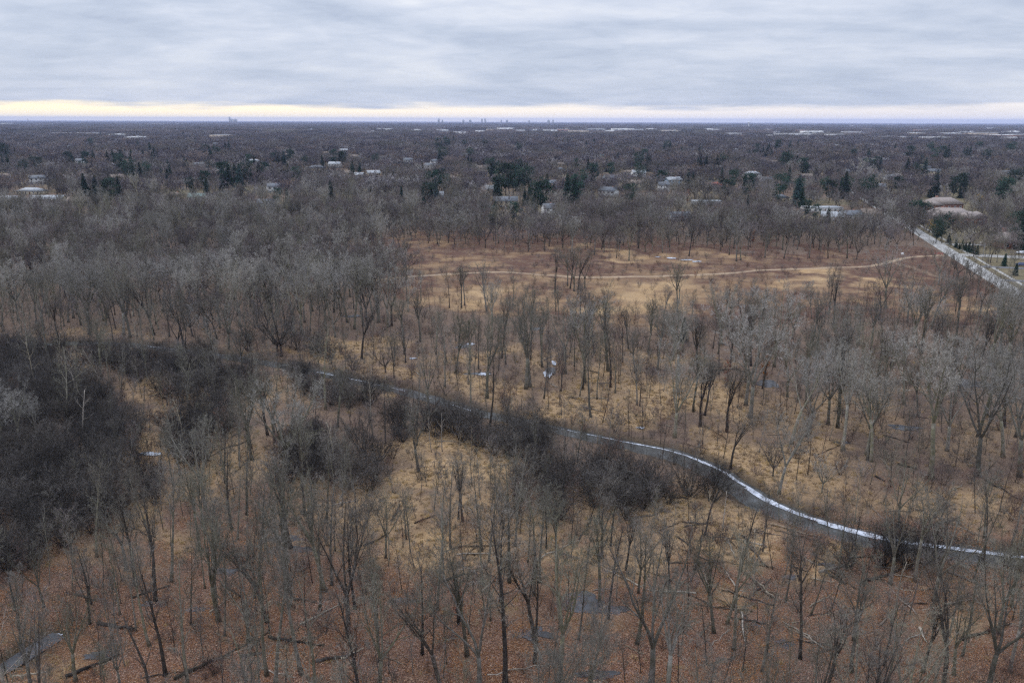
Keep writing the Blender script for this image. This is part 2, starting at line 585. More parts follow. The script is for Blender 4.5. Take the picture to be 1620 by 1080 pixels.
    a.data.foreach_set('color', np.stack([path, lawn, bank, np.ones_like(x)], -1).astype(np.float32).ravel())
    # material
    m_, n, b = mat('ground_cover', 0.95, 0.1)
    oc = n.n('ShaderNodeTexCoord').outputs['Object']
    A = n.n('ShaderNodeSeparateColor', ins={0: n.n('ShaderNodeAttribute', attribute_name='cover_a').outputs['Color']}).outputs
    B = n.n('ShaderNodeSeparateColor', ins={0: n.n('ShaderNodeAttribute', attribute_name='cover_b').outputs['Color']}).outputs
    fine = n.noise(oc, 2.6, 5, 0.72)
    mid = n.noise(oc, 0.35, 5, 0.62)
    big = n.noise(oc, 0.06, 4, 0.6)
    fleck = n.n('ShaderNodeTexVoronoi', ins={'Vector': oc, 'Scale': 5.2, 'Randomness': 1.0})
    fl = n.n('ShaderNodeSeparateColor', ins={0: fleck.outputs['Color']}).outputs
    # forest floor: matted brown leaves and old grass
    floor = n.ramp(fine, [(0.25, (0.080, 0.056, 0.042)), (0.5, (0.165, 0.114, 0.082)), (0.72, (0.29, 0.21, 0.15))])
    floor = n.mix(n.maprange(mid, 0.4, 0.65, 0, 0.55), floor, (0.125, 0.088, 0.072))
    # leaf litter: single bright leaves over dark ones
    lit = n.mix(fl[0], (0.080, 0.043, 0.029), (0.245, 0.125, 0.075))
    lit = n.mix(n.maprange(fl[1], 0.80, 0.84), lit, (0.42, 0.27, 0.18))
    lit = n.mix(n.maprange(mid, 0.42, 0.70, 0, 0.65), lit, (0.105, 0.062, 0.045))
    # flattened straw grass
    st = n.n('ShaderNodeMapping', ins={'Vector': oc, 'Scale': (1.0, 2.2, 1.0), 'Rotation': (0, 0, 0.5)}).outputs[0]
    sn = n.noise(st, 1.7, 6, 0.7)
    gold_c = n.ramp(sn, [(0.28, (0.19, 0.120, 0.064)), (0.5, (0.39, 0.262, 0.142)), (0.72, (0.61, 0.435, 0.258))])
    gold_c = n.mix(n.maprange(big, 0.4, 0.62, 0, 0.35), gold_c, (0.36, 0.22, 0.10))
    # russet meadow herbs
    mead_c = n.ramp(n.noise(oc, 0.8, 6, 0.7), [(0.3, (0.055, 0.034, 0.027)), (0.5, (0.135, 0.084, 0.060)), (0.7, (0.30, 0.20, 0.12))])
    mead_c = n.mix(n.maprange(n.noise(oc, 0.13, 4, 0.65), 0.42, 0.56, 0, 0.85), mead_c, (0.112, 0.060, 0.043))
    lawn_c = n.ramp(mid, [(0.3, (0.10, 0.088, 0.052)), (0.6, (0.19, 0.155, 0.095)), (0.8, (0.26, 0.21, 0.13))])
    dirt = n.ramp(fine, [(0.3, (0.29, 0.21, 0.14)), (0.7, (0.46, 0.345, 0.235))])
    wet = n.ramp(fine, [(0.3, (0.035, 0.028, 0.020)), (0.7, (0.10, 0.078, 0.05))])
    c = n.mix(A[1], floor, lit)
    c = n.mix(A[2], c, mead_c)
    c = n.mix(A[0], c, gold_c)
    c = n.mix(B[1], c, lawn_c)
    c = n.mix(B[0], c, dirt)
    c = n.mix(B[2], c, wet)
    n.t.links.new(c, b.inputs['Base Color'])
    bp = n.n('ShaderNodeBump', ins={'Strength': 0.8, 'Distance': 0.25, 'Height': n.math('ADD', fine, n.math('MULTIPLY', mid, 1.5))})
    n.t.links.new(bp.outputs[0], b.inputs['Normal'])
    me.materials.append(m_)
    o = link('ground', me)
    tag(o, kind='structure')
    return o


build_ground()


def ribbon(name, P, off0, off1, z, m_, kind='structure', wob=0.0, zfun=None, parent=None, seed=0.0, th=0.0):
    """strip between two side offsets of a centre line, with a wavy edge"""
    V, Fc = [], []
    D = [P[0]]
    for a, b in zip(P[:-1], P[1:]):
        L = math.hypot(b[0] - a[0], b[1] - a[1])
        k = max(1, int(L / 1.2)) if wob else 1
        for i in range(1, k + 1):
            D.append((a[0] + (b[0] - a[0]) * i / k, a[1] + (b[1] - a[1]) * i / k))
    nn = len(D)
    for i, p in enumerate(D):
        a, b = D[max(i - 1, 0)], D[min(i + 1, nn - 1)]
        tx, ty = b[0] - a[0], b[1] - a[1]
        L = math.hypot(tx, ty) or 1
        nx, ny = -ty / L, tx / L
        for k, o in enumerate((off0, off1)):
            w = (float(fbm(np.array([p[0] / 4 + seed + k * 50]), np.array([p[1] / 4]), 3)[0]) - .5) * 2 * wob if wob else 0
            if name == 'creek_ice' and seed < 60:
                o = o * float(cwf(p[0]))
            xx, yy = p[0] + nx * (o + w), p[1] + ny * (o + w)
            V.append((xx, yy, z if zfun is None else zfun(xx, yy) + z))
    for i in range(nn - 1):
        Fc.append((2 * i, 2 * i + 2, 2 * i + 3, 2 * i + 1))
    me = mkmesh(name, V, Fc, m_)
    o = link(name, me, parent)
    if kind:
        tag(o, kind=kind)
    return o


# water and ice -------------------------------------------------------------
mw, n, b = mat('creek_water', 0.12, 0.5)
oc = n.n('ShaderNodeTexCoord').outputs['Object']
f = n.noise(oc, 0.35, 4, 0.6)
n.t.links.new(n.ramp(f, [(0.35, (0.022, 0.020, 0.015)), (0.6, (0.06, 0.06, 0.055)), (0.72, (0.14, 0.15, 0.16))]), b.inputs['Base Color'])
n.t.links.new(n.math('ADD', 0.15, n.math('MULTIPLY', f, 0.5)), b.inputs['Roughness'])
mi, n, b = mat('ice', 0.45, 0.4)
oc = n.n('ShaderNodeTexCoord').outputs['Object']
f = n.noise(oc, 1.1, 5, 0.65)
n.t.links.new(n.ramp(f, [(0.32, (0.14, 0.15, 0.16)), (0.47, (0.42, 0.45, 0.51)), (0.66, (0.74, 0.77, 0.83))]), b.inputs['Base Color'])
mpd, n, b = mat('puddle_ice', 0.22, 0.5)
oc = n.n('ShaderNodeTexCoord').outputs['Object']
f = n.noise(oc, 0.6, 5, 0.7)
n.t.links.new(n.ramp(f, [(0.38, (0.026, 0.025, 0.026)), (0.60, (0.06, 0.06, 0.066)), (0.80, (0.17, 0.18, 0.21))]), b.inputs['Base Color'])
WZ = -0.62
o = ribbon('creek', CREEK, -CW - 1.2, CW + 1.2, WZ, mw)
ribbon("creek", CREEK2, -CW2 - 0.5, CW2 + 0.5, -0.5, mpd, wob=0.2)
# the run of white shelf ice along the far bank, in lengths as it shows
cw = [gpts([p])[0] for p in ((-400, 500), (500, 588))]


def sub(P, x0, x1):
    return [p for p in P if x0 <= proj(p[0], p[1], WZ)[0] <= x1]


ICE = [(150, 168, 1.2, 1.6), (228, 288, 1.0, 1.9), (340, 352, 1.2, 1.6), (498, 530, .8, 1.5), (545, 580, 1.5, 1.9), (590, 640, .7, 1.2), (668, 690, .3, .8), (712, 748, 0.0, .9), (865, 930, 1.8, 2.15),
       (925, 1060, 1.8, 2.2), (1060, 1185, 1.35, 2.0), (1170, 1300, 1.0, 2.1), (1290, 1390, 0.6, 2.15), (1380, 1480, 0.8, 2.1), (1470, 1700, 1.0, 1.95)]
for i, (a, b_, o0, o1) in enumerate(ICE):
    P = []
    for p, q in zip(CREEK[:-1], CREEK[1:]):
        for t in np.linspace(0, 1, 8)[:-1]:
            P.append((p[0] + (q[0] - p[0]) * t, p[1] + (q[1] - p[1]) * t))
    P = sub(P, a, b_)
    if len(P) > 1:
        ribbon('creek_ice', P, o0, o1, WZ + 0.012 + 0.004 * i, mi, wob=0.42, seed=i * 3.1)

for i, (a, b_, o0, o1) in enumerate(((-200, 40, -.5, 0.35), (62, 70, -.2, .3), (84, 90, -.3, .2))):
    P = [(p[0] + (q[0] - p[0]) * t, p[1] + (q[1] - p[1]) * t) for p, q in zip(CREEK2[:-1], CREEK2[1:]) for t in np.linspace(0, 1, 8)[:-1]]
    P = sub(P, a, b_)
    if len(P) > 1:
        ribbon('creek_ice', P, o0, o1, -0.53, mi, wob=0.35, seed=90 + i * 5.1)


def blob(name, cx, cy_, rx, ry, z, m_, seed, kind='structure', rot=0.0):
    V = []
    k = 90
    for i in range(k):
        A = 2 * math.pi * i / k
        w = 0.15 + 1.6 * float(fbm(np.array([seed + 1.9 * math.cos(A)]), np.array([seed * 3 + 1.9 * math.sin(A)]), 5)[0])
        x, y = math.cos(A) * rx * w, math.sin(A) * ry * w
        V.append((cx + x * math.cos(rot) - y * math.sin(rot), cy_ + x * math.sin(rot) + y * math.cos(rot), z))
    me = mkmesh(name, V, [tuple(range(k))], m_)
    o = link(name, me)
    tag(o, kind=kind)
    return o


PUD = [(915, 950, 3.6, 2.0), (958, 962, 2.8, 1.4), (842, 1000, 2.4, 1.3), (455, 850, 2.4, 1.2), (475, 868, 1.8, 1.0), (122, 936, 1.3, 0.6), (245, 957, 1.6, .8), (158, 1040, 2.2, .8), (635, 950, 2.6, .9), (585, 950, 1, .8),
       (1197, 983, 1.0, .9), (1240, 1015, 1.2, .9), (1308, 893, 1.3, .7), (1250, 912, 1.3, .7), (1430, 677, 3.4, 1.6), (1330, 700, 1.6, .8), (757, 590, 3.4, 1.2), (872, 585, 1.2, 3.4), (733, 548, 2, 2.4), (230, 717, 2.4, .9),
       (940, 1066, 2.6, .8), (180, 685, 2.4, 1.2), (1540, 610, 4, 4), (1215, 605, 3, 3), (560, 500, 3, 2), (850, 520, 2, 2), (310, 965, 1.3, .6), (360, 905, 1.8, .9)]
for i, (px, py, rx, ry) in enumerate(PUD):
    p = at(px, py)
    hh = height(np.array([p.x + dx * rx * .6 for dx in (-1, 0, 1, 0, 0)]), np.array([p.y + dy * ry * .6 for dy in (0, 0, 0, 1, -1)])).max()
    blob('puddle', p.x, p.y, rx, ry, float(hh) + 0.03, mpd, i * 1.7 + 3)
for i, (px, py, rx, ry) in enumerate([(765, 591, 1.6, 1.0), (868, 589, 1.0, 3.2), (877, 575, .7, 2.0), (745, 545, 1.0, 1.4), (240, 716, 2.0, .8), (80, 1002, 1.3, .9), (1062, 408, 2.4, 1.6), (1085, 411, 3.4, 1.2), (1103, 414, 2.6, 1.5), (1040, 406, 1.5, .8), (653, 566, 1, .6), (1012, 696 - 20, 1, .5)]):
    p = at(px, py)
    blob('ice_patch', p.x, p.y, rx, ry, hz(p.x, p.y) + 0.16, mi, i * 2.3 + 1)

# road, kerbs, pavements ------------------------------------------------------
mr, n, b = mat('concrete_road', 0.8, 0.3)
oc = n.n('ShaderNodeTexCoord').outputs['Object']
f = n.noise(oc, 0.5, 6, 0.7)
g = n.noise(oc, 6.0, 4, 0.6)
c = n.ramp(f, [(0.3, (0.30, 0.29, 0.275)), (0.55, (0.40, 0.39, 0.37)), (0.75, (0.47, 0.46, 0.44))])
c = n.mix(n.maprange(g, 0.6, 0.7, 0, 0.3), c, (0.22, 0.21, 0.2))
n.t.links.new(c, b.inputs['Base Color'])
m_walk = plain('pavement_concrete', (0.42, 0.40, 0.36), 0.85)
m_joint = plain('road_joint', (0.16, 0.155, 0.15), 0.9)
m_drive = plain('drive_asphalt', (0.15, 0.15, 0.155), 0.9)
C0, C1 = (R0.x, R0.y), (R1.x, R1.y)
sgn = 1.0
# ribbon offsets are to the left of travel; find which sign is the house side
tx, ty = R1.x - R0.x, R1.y - R0.y
if (-ty) * RN.x + tx * RN.y < 0:
    sgn = -1.0


def strip(name, a, b_, z, m_, s0=None, s1=None, kind='structure'):
    P0 = RA + RD * (s0 if s0 is not None else -900)
    P1 = RA + RD * (s1 if s1 is not None else (R1 - RA).length)
    lo, hi = sorted((a * sgn, b_ * sgn))
    return ribbon(name, [(P0.x, P0.y), (P1.x, P1.y)], lo, hi, z, m_, kind=kind)


strip('road', -RW, RW, 0.05, mr)


def stbox(name, s0, s1, t0, t1, z0, z1, m_, kind='structure'):
    pts = [RA + RD * s + RN * t for s, t in ((s0, t0), (s1, t0), (s1, t1), (s0, t1))]
    P = [(p.x, p.y) for p in pts]
    area = sum(P[i][0] * P[(i + 1) % 4][1] - P[(i + 1) % 4][0] * P[i][1] for i in range(4))
    if area < 0:
        P = P[::-1]
    o = MB().prism(P, z0, z1).build(name, m_)
    tag(o, kind=kind)
    return o


SL = (R1 - RA).length
SX = 46.0                                            # where the side street leaves the road
for a, b_ in ((-900, SX - 6), (SX + 6, SL)):
    stbox('kerb', a, b_, RW, RW + 0.22, -0.05, 0.17, m_walk)
    stbox('pavement', a, b_, RW + 3.6, RW + 5.1, -0.05, 0.13, m_walk)
stbox('kerb', -900, SL, -RW - 0.22, -RW, -0.05, 0.17, m_walk)
for t in (-0.02,):
    stbox('road_joint', -300, SL, t - 0.05, t + 0.05, 0.0, 0.056, m_joint)
for k in range(60):
    stbox('road_joint', -100 + k * 6.0, -100 + k * 6.0 + 0.07, -RW + 0.01, RW - 0.01, 0.0, 0.0545, m_joint)
stbox('side_street', SX - 4.2, SX + 4.2, RW - 0.1, 170, -0.05, 0.062, mr)
for s in (8, 80, 113, 140, 170):
    stbox('driveway', s - 2.2, s + 2.2, RW + 0.1, RW + 26, -0.05, 0.145, m_drive if s > 60 else m_walk)

# ------------------------------------------------------------------ bare trees
def norm(v):
    L = math.sqrt(v[0] ** 2 + v[1] ** 2 + v[2] ** 2) or 1
    return (v[0] / L, v[1] / L, v[2] / L)


def off_axis(d, ang, az):
    """direction at angle ang from d, turned az around it"""
    a = (0, 0, 1) if abs(d[2]) < 0.9 else (1, 0, 0)
    u = norm((d[1] * a[2] - d[2] * a[1], d[2] * a[0] - d[0] * a[2], d[0] * a[1] - d[1] * a[0]))
    w = (d[1] * u[2] - d[2] * u[1], d[2] * u[0] - d[0] * u[2], d[0] * u[1] - d[1] * u[0])
    ca, sa = math.cos(ang), math.sin(ang)
    c, s = math.cos(az) * sa, math.sin(az) * sa
    return norm((d[0] * ca + u[0] * c + w[0] * s, d[1] * ca + u[1] * c + w[1] * s, d[2] * ca + u[2] * c + w[2] * s))


def path3(rnd, p, d, L, nseg, wob, up):
    P, D = [p], [d]
    for i in range(nseg):
        d = norm((d[0] + rnd.gauss(0, wob), d[1] + rnd.gauss(0, wob), d[2] + rnd.gauss(0, wob) + up))
        p = (p[0] + d[0] * L / nseg, p[1] + d[1] * L / nseg, p[2] + d[2] * L / nseg)
        P.append(p)
        D.append(d)
    return P, D


def along(P, D, t):
    k = t * (len(P) - 1)
    i = min(int(k), len(P) - 2)
    f = k - i
    a, b = P[i], P[i + 1]
    return (a[0] + (b[0] - a[0]) * f, a[1] + (b[1] - a[1]) * f, a[2] + (b[2] - a[2]) * f), D[i + 1]


def bare_tree(seed, H=16, r0=0.2, form='slender', n1=12, n2=7, n3=6, n4=5, tw=0.020, base=None, spread=None, lean=0.03, lod=0):
    """wood (trunk and limbs) and twigs as two collections. form: slender | forked | broad | shrub | snag"""
    rnd = random.Random(seed)
    wood, tw_ = MB(), MB()
    K = {0: (6, 4, 3), 1: (4, 3, 3), 2: (3, 3, 0)}[lod]
    az0 = rnd.uniform(0, 6.28)

    def twigs(P, D, L, cnt, w, t0=0.25, up=0.05, ang=(0.5, 0.95)):
        for i in range(cnt):
            t = t0 + (1 - t0) * (i + rnd.random()) / cnt
            q, d = along(P, D, t)
            e = off_axis(d, rnd.uniform(*ang), rnd.uniform(0, 6.28))
            l = L * rnd.uniform(0.6, 1.15) * (1.15 - 0.5 * t)
            a = norm((e[0], e[1], e[2] + up))
            m1 = (q[0] + a[0] * l * .5, q[1] + a[1] * l * .5, q[2] + a[2] * l * .5)
            a2 = norm((a[0] + rnd.gauss(0, .16), a[1] + rnd.gauss(0, .16), a[2] + up * 3 + rnd.gauss(0, .1)))
            m2 = (m1[0] + a2[0] * l * .5, m1[1] + a2[1] * l * .5, m1[2] + a2[2] * l * .5)
            tw_.sliver(q, m1, w * 1.5, w * 1.1, rnd)
            tw_.sliver(m1, m2, w * 1.1, w * .5, rnd)
            for j in range(n4):
                u = (j + rnd.random()) / n4
                s_ = (q[0] + (m1[0] - q[0]) * 2 * u, q[1] + (m1[1] - q[1]) * 2 * u, q[2] + (m1[2] - q[2]) * 2 * u) if u < .5 else \
                    (m1[0] + (m2[0] - m1[0]) * (2 * u - 1), m1[1] + (m2[1] - m1[1]) * (2 * u - 1), m1[2] + (m2[2] - m1[2]) * (2 * u - 1))
                e2 = off_axis(a, rnd.uniform(0.4, 0.9), rnd.uniform(0, 6.28))
                l2 = l * rnd.uniform(0.35, 0.6)
                tw_.sliver(s_, (s_[0] + e2[0] * l2, s_[1] + e2[1] * l2, s_[2] + (e2[2] + up) * l2), w, 0, rnd)

    def limb(q, e, L, r, n_sub, up, wob, depth=1, ang=(0.45, 0.9)):
        P, D = path3(rnd, q, e, L, 5 if lod < 2 else 3, wob, up)
        k = len(P) - 1
        wood.tube(P, [max(r * (1 - 0.82 * i / k), 0.012) for i in range(k + 1)], K[1], cap=False)
        az = rnd.uniform(0, 6.28)
        for j in range(n_sub):
            t = 0.22 + 0.78 * (j + rnd.random() * .7) / n_sub
            q2, d2 = along(P, D, min(t, 1))
            az += 2.4 + rnd.uniform(-.5, .5)
            e2 = off_axis(d2, rnd.uniform(*ang), az)
            l2 = L * rnd.uniform(0.30, 0.5) * (1.2 - 0.6 * t)
            r2 = max(r * (1 - .8 * t) * 0.5, 0.012)
            P2, D2 = path3(rnd, q2, e2, l2, 3 if lod < 2 else 2, 0.13, up * 1.2)
            if K[2]:
                kk = len(P2) - 1
                wood.tube(P2, [max(r2 * (1 - .75 * i / kk), 0.01) for i in range(kk + 1)], K[2], cap=False)
            else:
                tw_.sliver(P2[0], P2[-1], r2 * 2.4, tw, rnd)
            twigs(P2, D2, max(l2 * 0.55, 0.6), n3, tw)
        twigs(P[-2:], D[-2:], L * 0.22, max(2, n3 // 2), tw, 0.1)

    lx, ly = rnd.gauss(0, lean), rnd.gauss(0, lean)
    if form == 'slender':
        P, D = path3(rnd, (0, 0, -0.3), norm((lx, ly, 1)), H * 0.97, 9, 0.035, 0.03)
        k = len(P) - 1
        wood.tube(P, [r0 * (1.35 if i == 0 else 1) * (1 - 0.9 * i / k) + 0.015 for i in range(k + 1)], K[0])
        b0 = base if base is not None else 0.35
        az = az0
        for i in range(n1):
            t = b0 + (0.97 - b0) * (i + rnd.random() * .8) / n1
            q, d = along(P, D, t)
            az += 2.4 + rnd.uniform(-.6, .6)
            s_ = spread or 0.75
            e = off_axis(d, rnd.uniform(s_ * .7, s_ * 1.15), az)
            prof = math.sin(math.pi * min(1, 0.25 + 0.8 * (1 - (t - b0) / (1 - b0)))) * 0.55 + 0.45 * (1 - (t - b0) / (1 - b0)) + .18
            limb(q, e, H * 0.27 * prof * rnd.uniform(.7, 1.25), r0 * 0.36 * (1.15 - t), n2, 0.10, 0.10)
    elif form in ('forked', 'broad'):
        fh = base if base is not None else rnd.uniform(.25, .4)
        P, D = path3(rnd, (0, 0, -0.3), norm((lx, ly, 1)), H * fh, 4, 0.04, 0.02)
        wood.tube(P, [r0 * (1.45 if i == 0 else 1.0) * (1 - 0.06 * i) for i in range(5)], K[0] + 1)
        top = P[-1]
        nf = rnd.choice((3, 4, 4, 5)) if form == 'forked' else rnd.choice((5, 6, 7))
        az = az0
        for i in range(nf):
            az += 6.28 / nf + rnd.uniform(-.35, .35)
            s_ = spread or (0.42 if form == 'forked' else 0.85)
            e = off_axis(D[-1], rnd.uniform(s_ * .5, s_ * 1.2), az)
            Lm = H * (1 - fh) * rnd.uniform(.82, 1.06) * (1.0 if form == 'forked' else .92)
            P2, D2 = path3(rnd, top, e, Lm, 7, 0.085, 0.055 if form == 'forked' else 0.05)
            rr = r0 * rnd.uniform(.45, .62)
            wood.tube(P2, [max(rr * (1 - .88 * j / 7), 0.015) for j in range(8)], K[0] - 1, cap=False)
            az2 = rnd.uniform(0, 6.28)
            nn = max(2, n1 // nf + 1)
            for j in range(nn):
                t = 0.22 + 0.76 * (j + rnd.random() * .8) / nn
                q, d = along(P2, D2, t)
                az2 += 2.4
                limb(q, off_axis(d, rnd.uniform(.4, .85), az2), H * 0.23 * (1.25 - .7 * t) * rnd.uniform(.75, 1.2), rr * .5 * (1.1 - t), n2, 0.07, 0.11)
            twigs(P2[-3:], D2[-3:], H * 0.06, n3, tw, 0.2)
    elif form == 'shrub':
        az = az0
        for i in range(n1):
            az += 2.4
            e = off_axis((0, 0, 1), rnd.uniform(.1, .95), az)
            ro = rnd.uniform(0, H * .12)
            limb((math.cos(az) * ro, math.sin(az) * ro, -.2), e, H * rnd.uniform(.75, 1.1), r0, n2, 0.05, 0.12, ang=(0.4, 1.1))
    elif form == 'snag':
        P, D = path3(rnd, (0, 0, -0.3), norm((lx * 2, ly * 2, 1)), H, 8, 0.05, 0.02)
        wood.tube(P, [r0 * (1 - 0.8 * i / 8) + .02 for i in range(9)], K[0])
        az = az0
        for i in range(n1):
            t = rnd.uniform(.35, .98)
            q, d = along(P, D, t)
            az += 2.4
            e = off_axis(d, rnd.uniform(.35, 1.1), az)
            l = H * rnd.uniform(.08, .30)
            P2, D2 = path3(rnd, q, e, l, 4, 0.14, 0.05)
            r2 = max(r0 * .4 * (1 - .6 * t), .02)
            wood.tube(P2, [r2 * (1 - .75 * j / 4) for j in range(5)], 4, cap=False)
            for j in range(n2):
                q3, d3 = along(P2, D2, rnd.uniform(.3, 1))
                e3 = off_axis(d3, rnd.uniform(.3, .9), rnd.uniform(0, 6.28))
                l3 = l * rnd.uniform(.2, .5)
                tw_.sliver(q3, (q3[0] + e3[0] * l3, q3[1] + e3[1] * l3, q3[2] + e3[2] * l3 + .1), .035, .012, rnd)
    return wood, tw_


PROTO = []          # dict(kind, form, H, wood mesh, twig mesh, merged object)


def add_proto(key, H, wood, tw_, mw_, mt_, words_):
    wm = wood.mesh(key + '_trunk', M[mw_], True)
    tm = tw_.mesh(key + '_crown', M[mt_])
    nv = len(wood.v)
    mm = mkmesh(key + '_whole', wood.v + tw_.v, wood.f + [tuple(i + nv for i in f) for f in tw_.f], [M[mw_], M[mt_]],
                midx=[0] * len(wood.f) + [1] * len(tw_.f))
    ob = bpy.data.objects.new(key, mm)           # source for the masses; not itself in the scene
    PROTO.append(dict(key=key, H=H, wm=wm, tm=tm, ob=ob, words=words_, mw=mw_, mt=mt_))
    return len(PROTO) - 1


T = {}                                           # type letter -> proto indices


def reg(letter, i):
    T.setdefault(letter, []).append(i)


# slender woodland trees
for s in range(10):
    H = 14 + s * .7
    w, t = bare_tree(100 + s, H, 0.175 + .012 * s, 'slender', 15, 6, 6, 5, 0.020, base=(.30, .42, .36, .5, .28, .45, .22, .55, .38, .33)[s], spread=(.7, .6, .85, .5, .8, .45, .95, .6, .5, .75)[s], lean=.05)
    reg('A', add_proto('slender%d' % s, H, w, t, ('bark_grey', 'bark_grey', 'bark_dark')[s % 3], ('twig_olive', 'twig_grey', 'twig_grey')[s % 3], 'slender'))
# forked woodland trees
for s in range(9):
    H = 15 + s * .7
    w, t = bare_tree(200 + s, H, 0.26 + .015 * s, 'forked', 20, 6, 6, 5, 0.021, base=(.42, .3, .5, .35, .38, .55, .25, .45, .32)[s], spread=(.34, .42, .28, .38, .3, .35, .5, .25, .36)[s], lean=.06)
    reg('F', add_proto('forked%d' % s, H, w, t, ('bark_grey', 'bark_dark', 'bark_grey')[s % 3], ('twig_olive', 'twig_grey', 'twig_olive')[s % 3], 'forked'))
# tall pale cottonwoods
for s in range(6):
    H = 23 + s
    w, t = bare_tree(300 + s, H, 0.40 + .02 * s, 'forked', 30, 7, 7, 5, 0.026, base=(.34, .26, .42, .36, .30, .48)[s], spread=(.40, .46, .34, .42, .5, .36)[s], lean=.05)
    reg('P', add_proto('cottonwood%d' % s, H, w, t, 'bark_pale' if s % 2 else 'bark_grey', 'twig_pale', 'tall pale-crowned'))
# broad spreading oaks
for s in range(4):
    H = 15 + s
    w, t = bare_tree(400 + s, H, 0.36, 'broad', 34, 7, 7, 5, 0.024, base=(.22, .18, .25, .2)[s])
    reg('B', add_proto('broad%d' % s, H, w, t, 'bark_dark' if s % 2 else 'bark_grey', 'twig_pale' if s % 2 == 0 else 'twig_grey', 'broad spreading'))
# saplings
for s in range(5):
    H = 7 + s * .9
    w, t = bare_tree(500 + s, H, 0.06, 'slender', 11, 4, 4, 3, 0.018, base=(.2, .3, .35, .15, .4)[s], spread=.6, lean=.10)
    reg('D', add_proto('sapling%d' % s, H, w, t, 'bark_dark' if s % 2 else 'bark_grey', ('twig_grey', 'twig_olive', 'twig_mauve', 'twig_red', 'twig_grey')[s], 'thin'))
# dark thicket shrubs
for s in range(4):
    H = 4.6 + s * .5
    w, t = bare_tree(600 + s, H, 0.065, 'shrub', 15, 8, 6, 5, 0.022)
    reg('E', add_proto('thicket%d' % s, H, w, t, 'bark_black' if s % 2 else 'bark_dark', 'twig_black' if s % 2 else 'twig_dark', 'dense charcoal'))
# light and reddish shrubs
for s in range(4):
    H = 3.2 + s * .6
    w, t = bare_tree(650 + s, H, 0.035, 'shrub', 10, 6, 5, 4, 0.016)
    reg('R', add_proto('brush%d' % s, H, w, t, 'bark_dark', ('twig_red', 'twig_mauve', 'twig_grey', 'twig_red')[s], 'low reddish' if s in (0, 3) else 'low grey'))
# dead snags
for s in range(4):
    H = 10 + s * 1.5
    w, t = bare_tree(700 + s, H, 0.13 + .02 * s, 'snag', 9, 5, 0, 0)
    reg('S', add_proto('snag%d' % s, H, w, t, 'bark_dead' if s != 2 else 'bark_black', 'bark_dead' if s != 2 else 'bark_black', 'dead'))
# trees for the middle distance: fewer, stouter twigs, wide domed crowns
def widen(mb, k):
    mb.v = [(x * k, y * k, z) for x, y, z in mb.v]


for s in range(8):
    H = 14 + s * .6
    w, t = bare_tree(800 + s, H, 0.27, 'broad' if s % 4 else 'forked', 34, 6, 6, 3, 0.048, base=.24, spread=.78, lod=1)
    widen(w, 1.12)
    widen(t, 1.12)
    reg('m', add_proto('middle%d' % s, H, w, t, 'bark_dark' if s % 2 else 'bark_grey', ('twig_mauve', 'twig_grey', 'twig_mauve', 'twig_mauve', 'twig_pale', 'twig_mauve', 'twig_grey', 'twig_mauve')[s], 'round-crowned'))
FM = ('far_purple', 'far_pale', 'far_purple', 'far_brown', 'far_dark', 'twig_mauve', 'far_purple', 'far_pale', 'far_dark', 'far_brown', 'far_purple', 'twig_grey')
for s in range(12):
    H = 12.5 + s * .5
    w, t = bare_tree(850 + s, H, 0.3, 'broad', 30, 5, 5, 3, 0.11, base=.24, spread=.85, lod=2)
    widen(w, 1.35)
    widen(t, 1.35)
    reg('f', add_proto('distant%d' % s, H, w, t, 'bark_dark', FM[s], 'distant'))


def cone_tree(seed, H, rb, tiers, per, mt_, droop=0.25):
    rnd = random.Random(seed)
    wood, nd = MB(), MB()
    wood.tube([(0, 0, -.3), (0, 0, H * .5), (0, 0, H)], [H * .016, H * .01, .02], 5)
    for i in range(tiers):
        t = i / tiers
        z = H * (0.06 + 0.94 * t)
        rr = rb * (1 - t) ** 0.8 * rnd.uniform(.78, 1.12) + .15
        for j in range(per):
            az = 6.28 * j / per + rnd.uniform(-.4, .4)
            L = rr * rnd.uniform(.7, 1.1)
            ca, sa = math.cos(az), math.sin(az)
            e = (ca * L, sa * L, z - L * droop * rnd.uniform(.5, 1.5))
            for q in range(5):                    # sprays of needles along the bough
                u = (q + rnd.random()) / 5
                cx, cy_, cz = e[0] * u, e[1] * u, z + (e[2] - z) * u
                wdt = L * .42 * (1.15 - u) + .16
                for _ in range(2):
                    a2 = az + rnd.choice((-1, 1)) * rnd.uniform(.35, 1.1)
                    p1 = (cx + math.cos(a2) * wdt, cy_ + math.sin(a2) * wdt, cz - rnd.uniform(-.1, .3) * wdt)
                    nd.sliver((cx, cy_, cz + .05), p1, .28 + .02 * H, .06, rnd)
    return wood, nd


def round_pine(seed, H, mt_):
    rnd = random.Random(seed)
    wood, nd = MB(), MB()
    wood.tube([(0, 0, -.3), (.2, .1, H * .5), (0, 0, H * .93)], [H * .02, H * .013, .04], 5)
    for i in range(26):
        t = rnd.uniform(.28, 1)
        L = H * .30 * math.sin(math.pi * min(1, (1 - t) * 1.1 + .18)) * rnd.uniform(.6, 1.1)
        az = rnd.uniform(0, 6.28)
        e = (math.cos(az) * L, math.sin(az) * L, H * t + L * .25)
        wood.tube([(0, 0, H * t * .95), e], [.07, .03], 3, cap=False)
        for q in range(34):
            r_ = H * .075
            c = (e[0] * rnd.uniform(.7, 1.1) + rnd.gauss(0, r_), e[1] * rnd.uniform(.7, 1.1) + rnd.gauss(0, r_), e[2] + rnd.gauss(0, r_ * .55))
            d = off_axis((0, 0, 1), rnd.uniform(.2, 1.7), rnd.uniform(0, 6.28))
            nd.sliver(c, (c[0] + d[0] * .8, c[1] + d[1] * .8, c[2] + d[2] * .8), .45, .1, rnd)
    return wood, nd


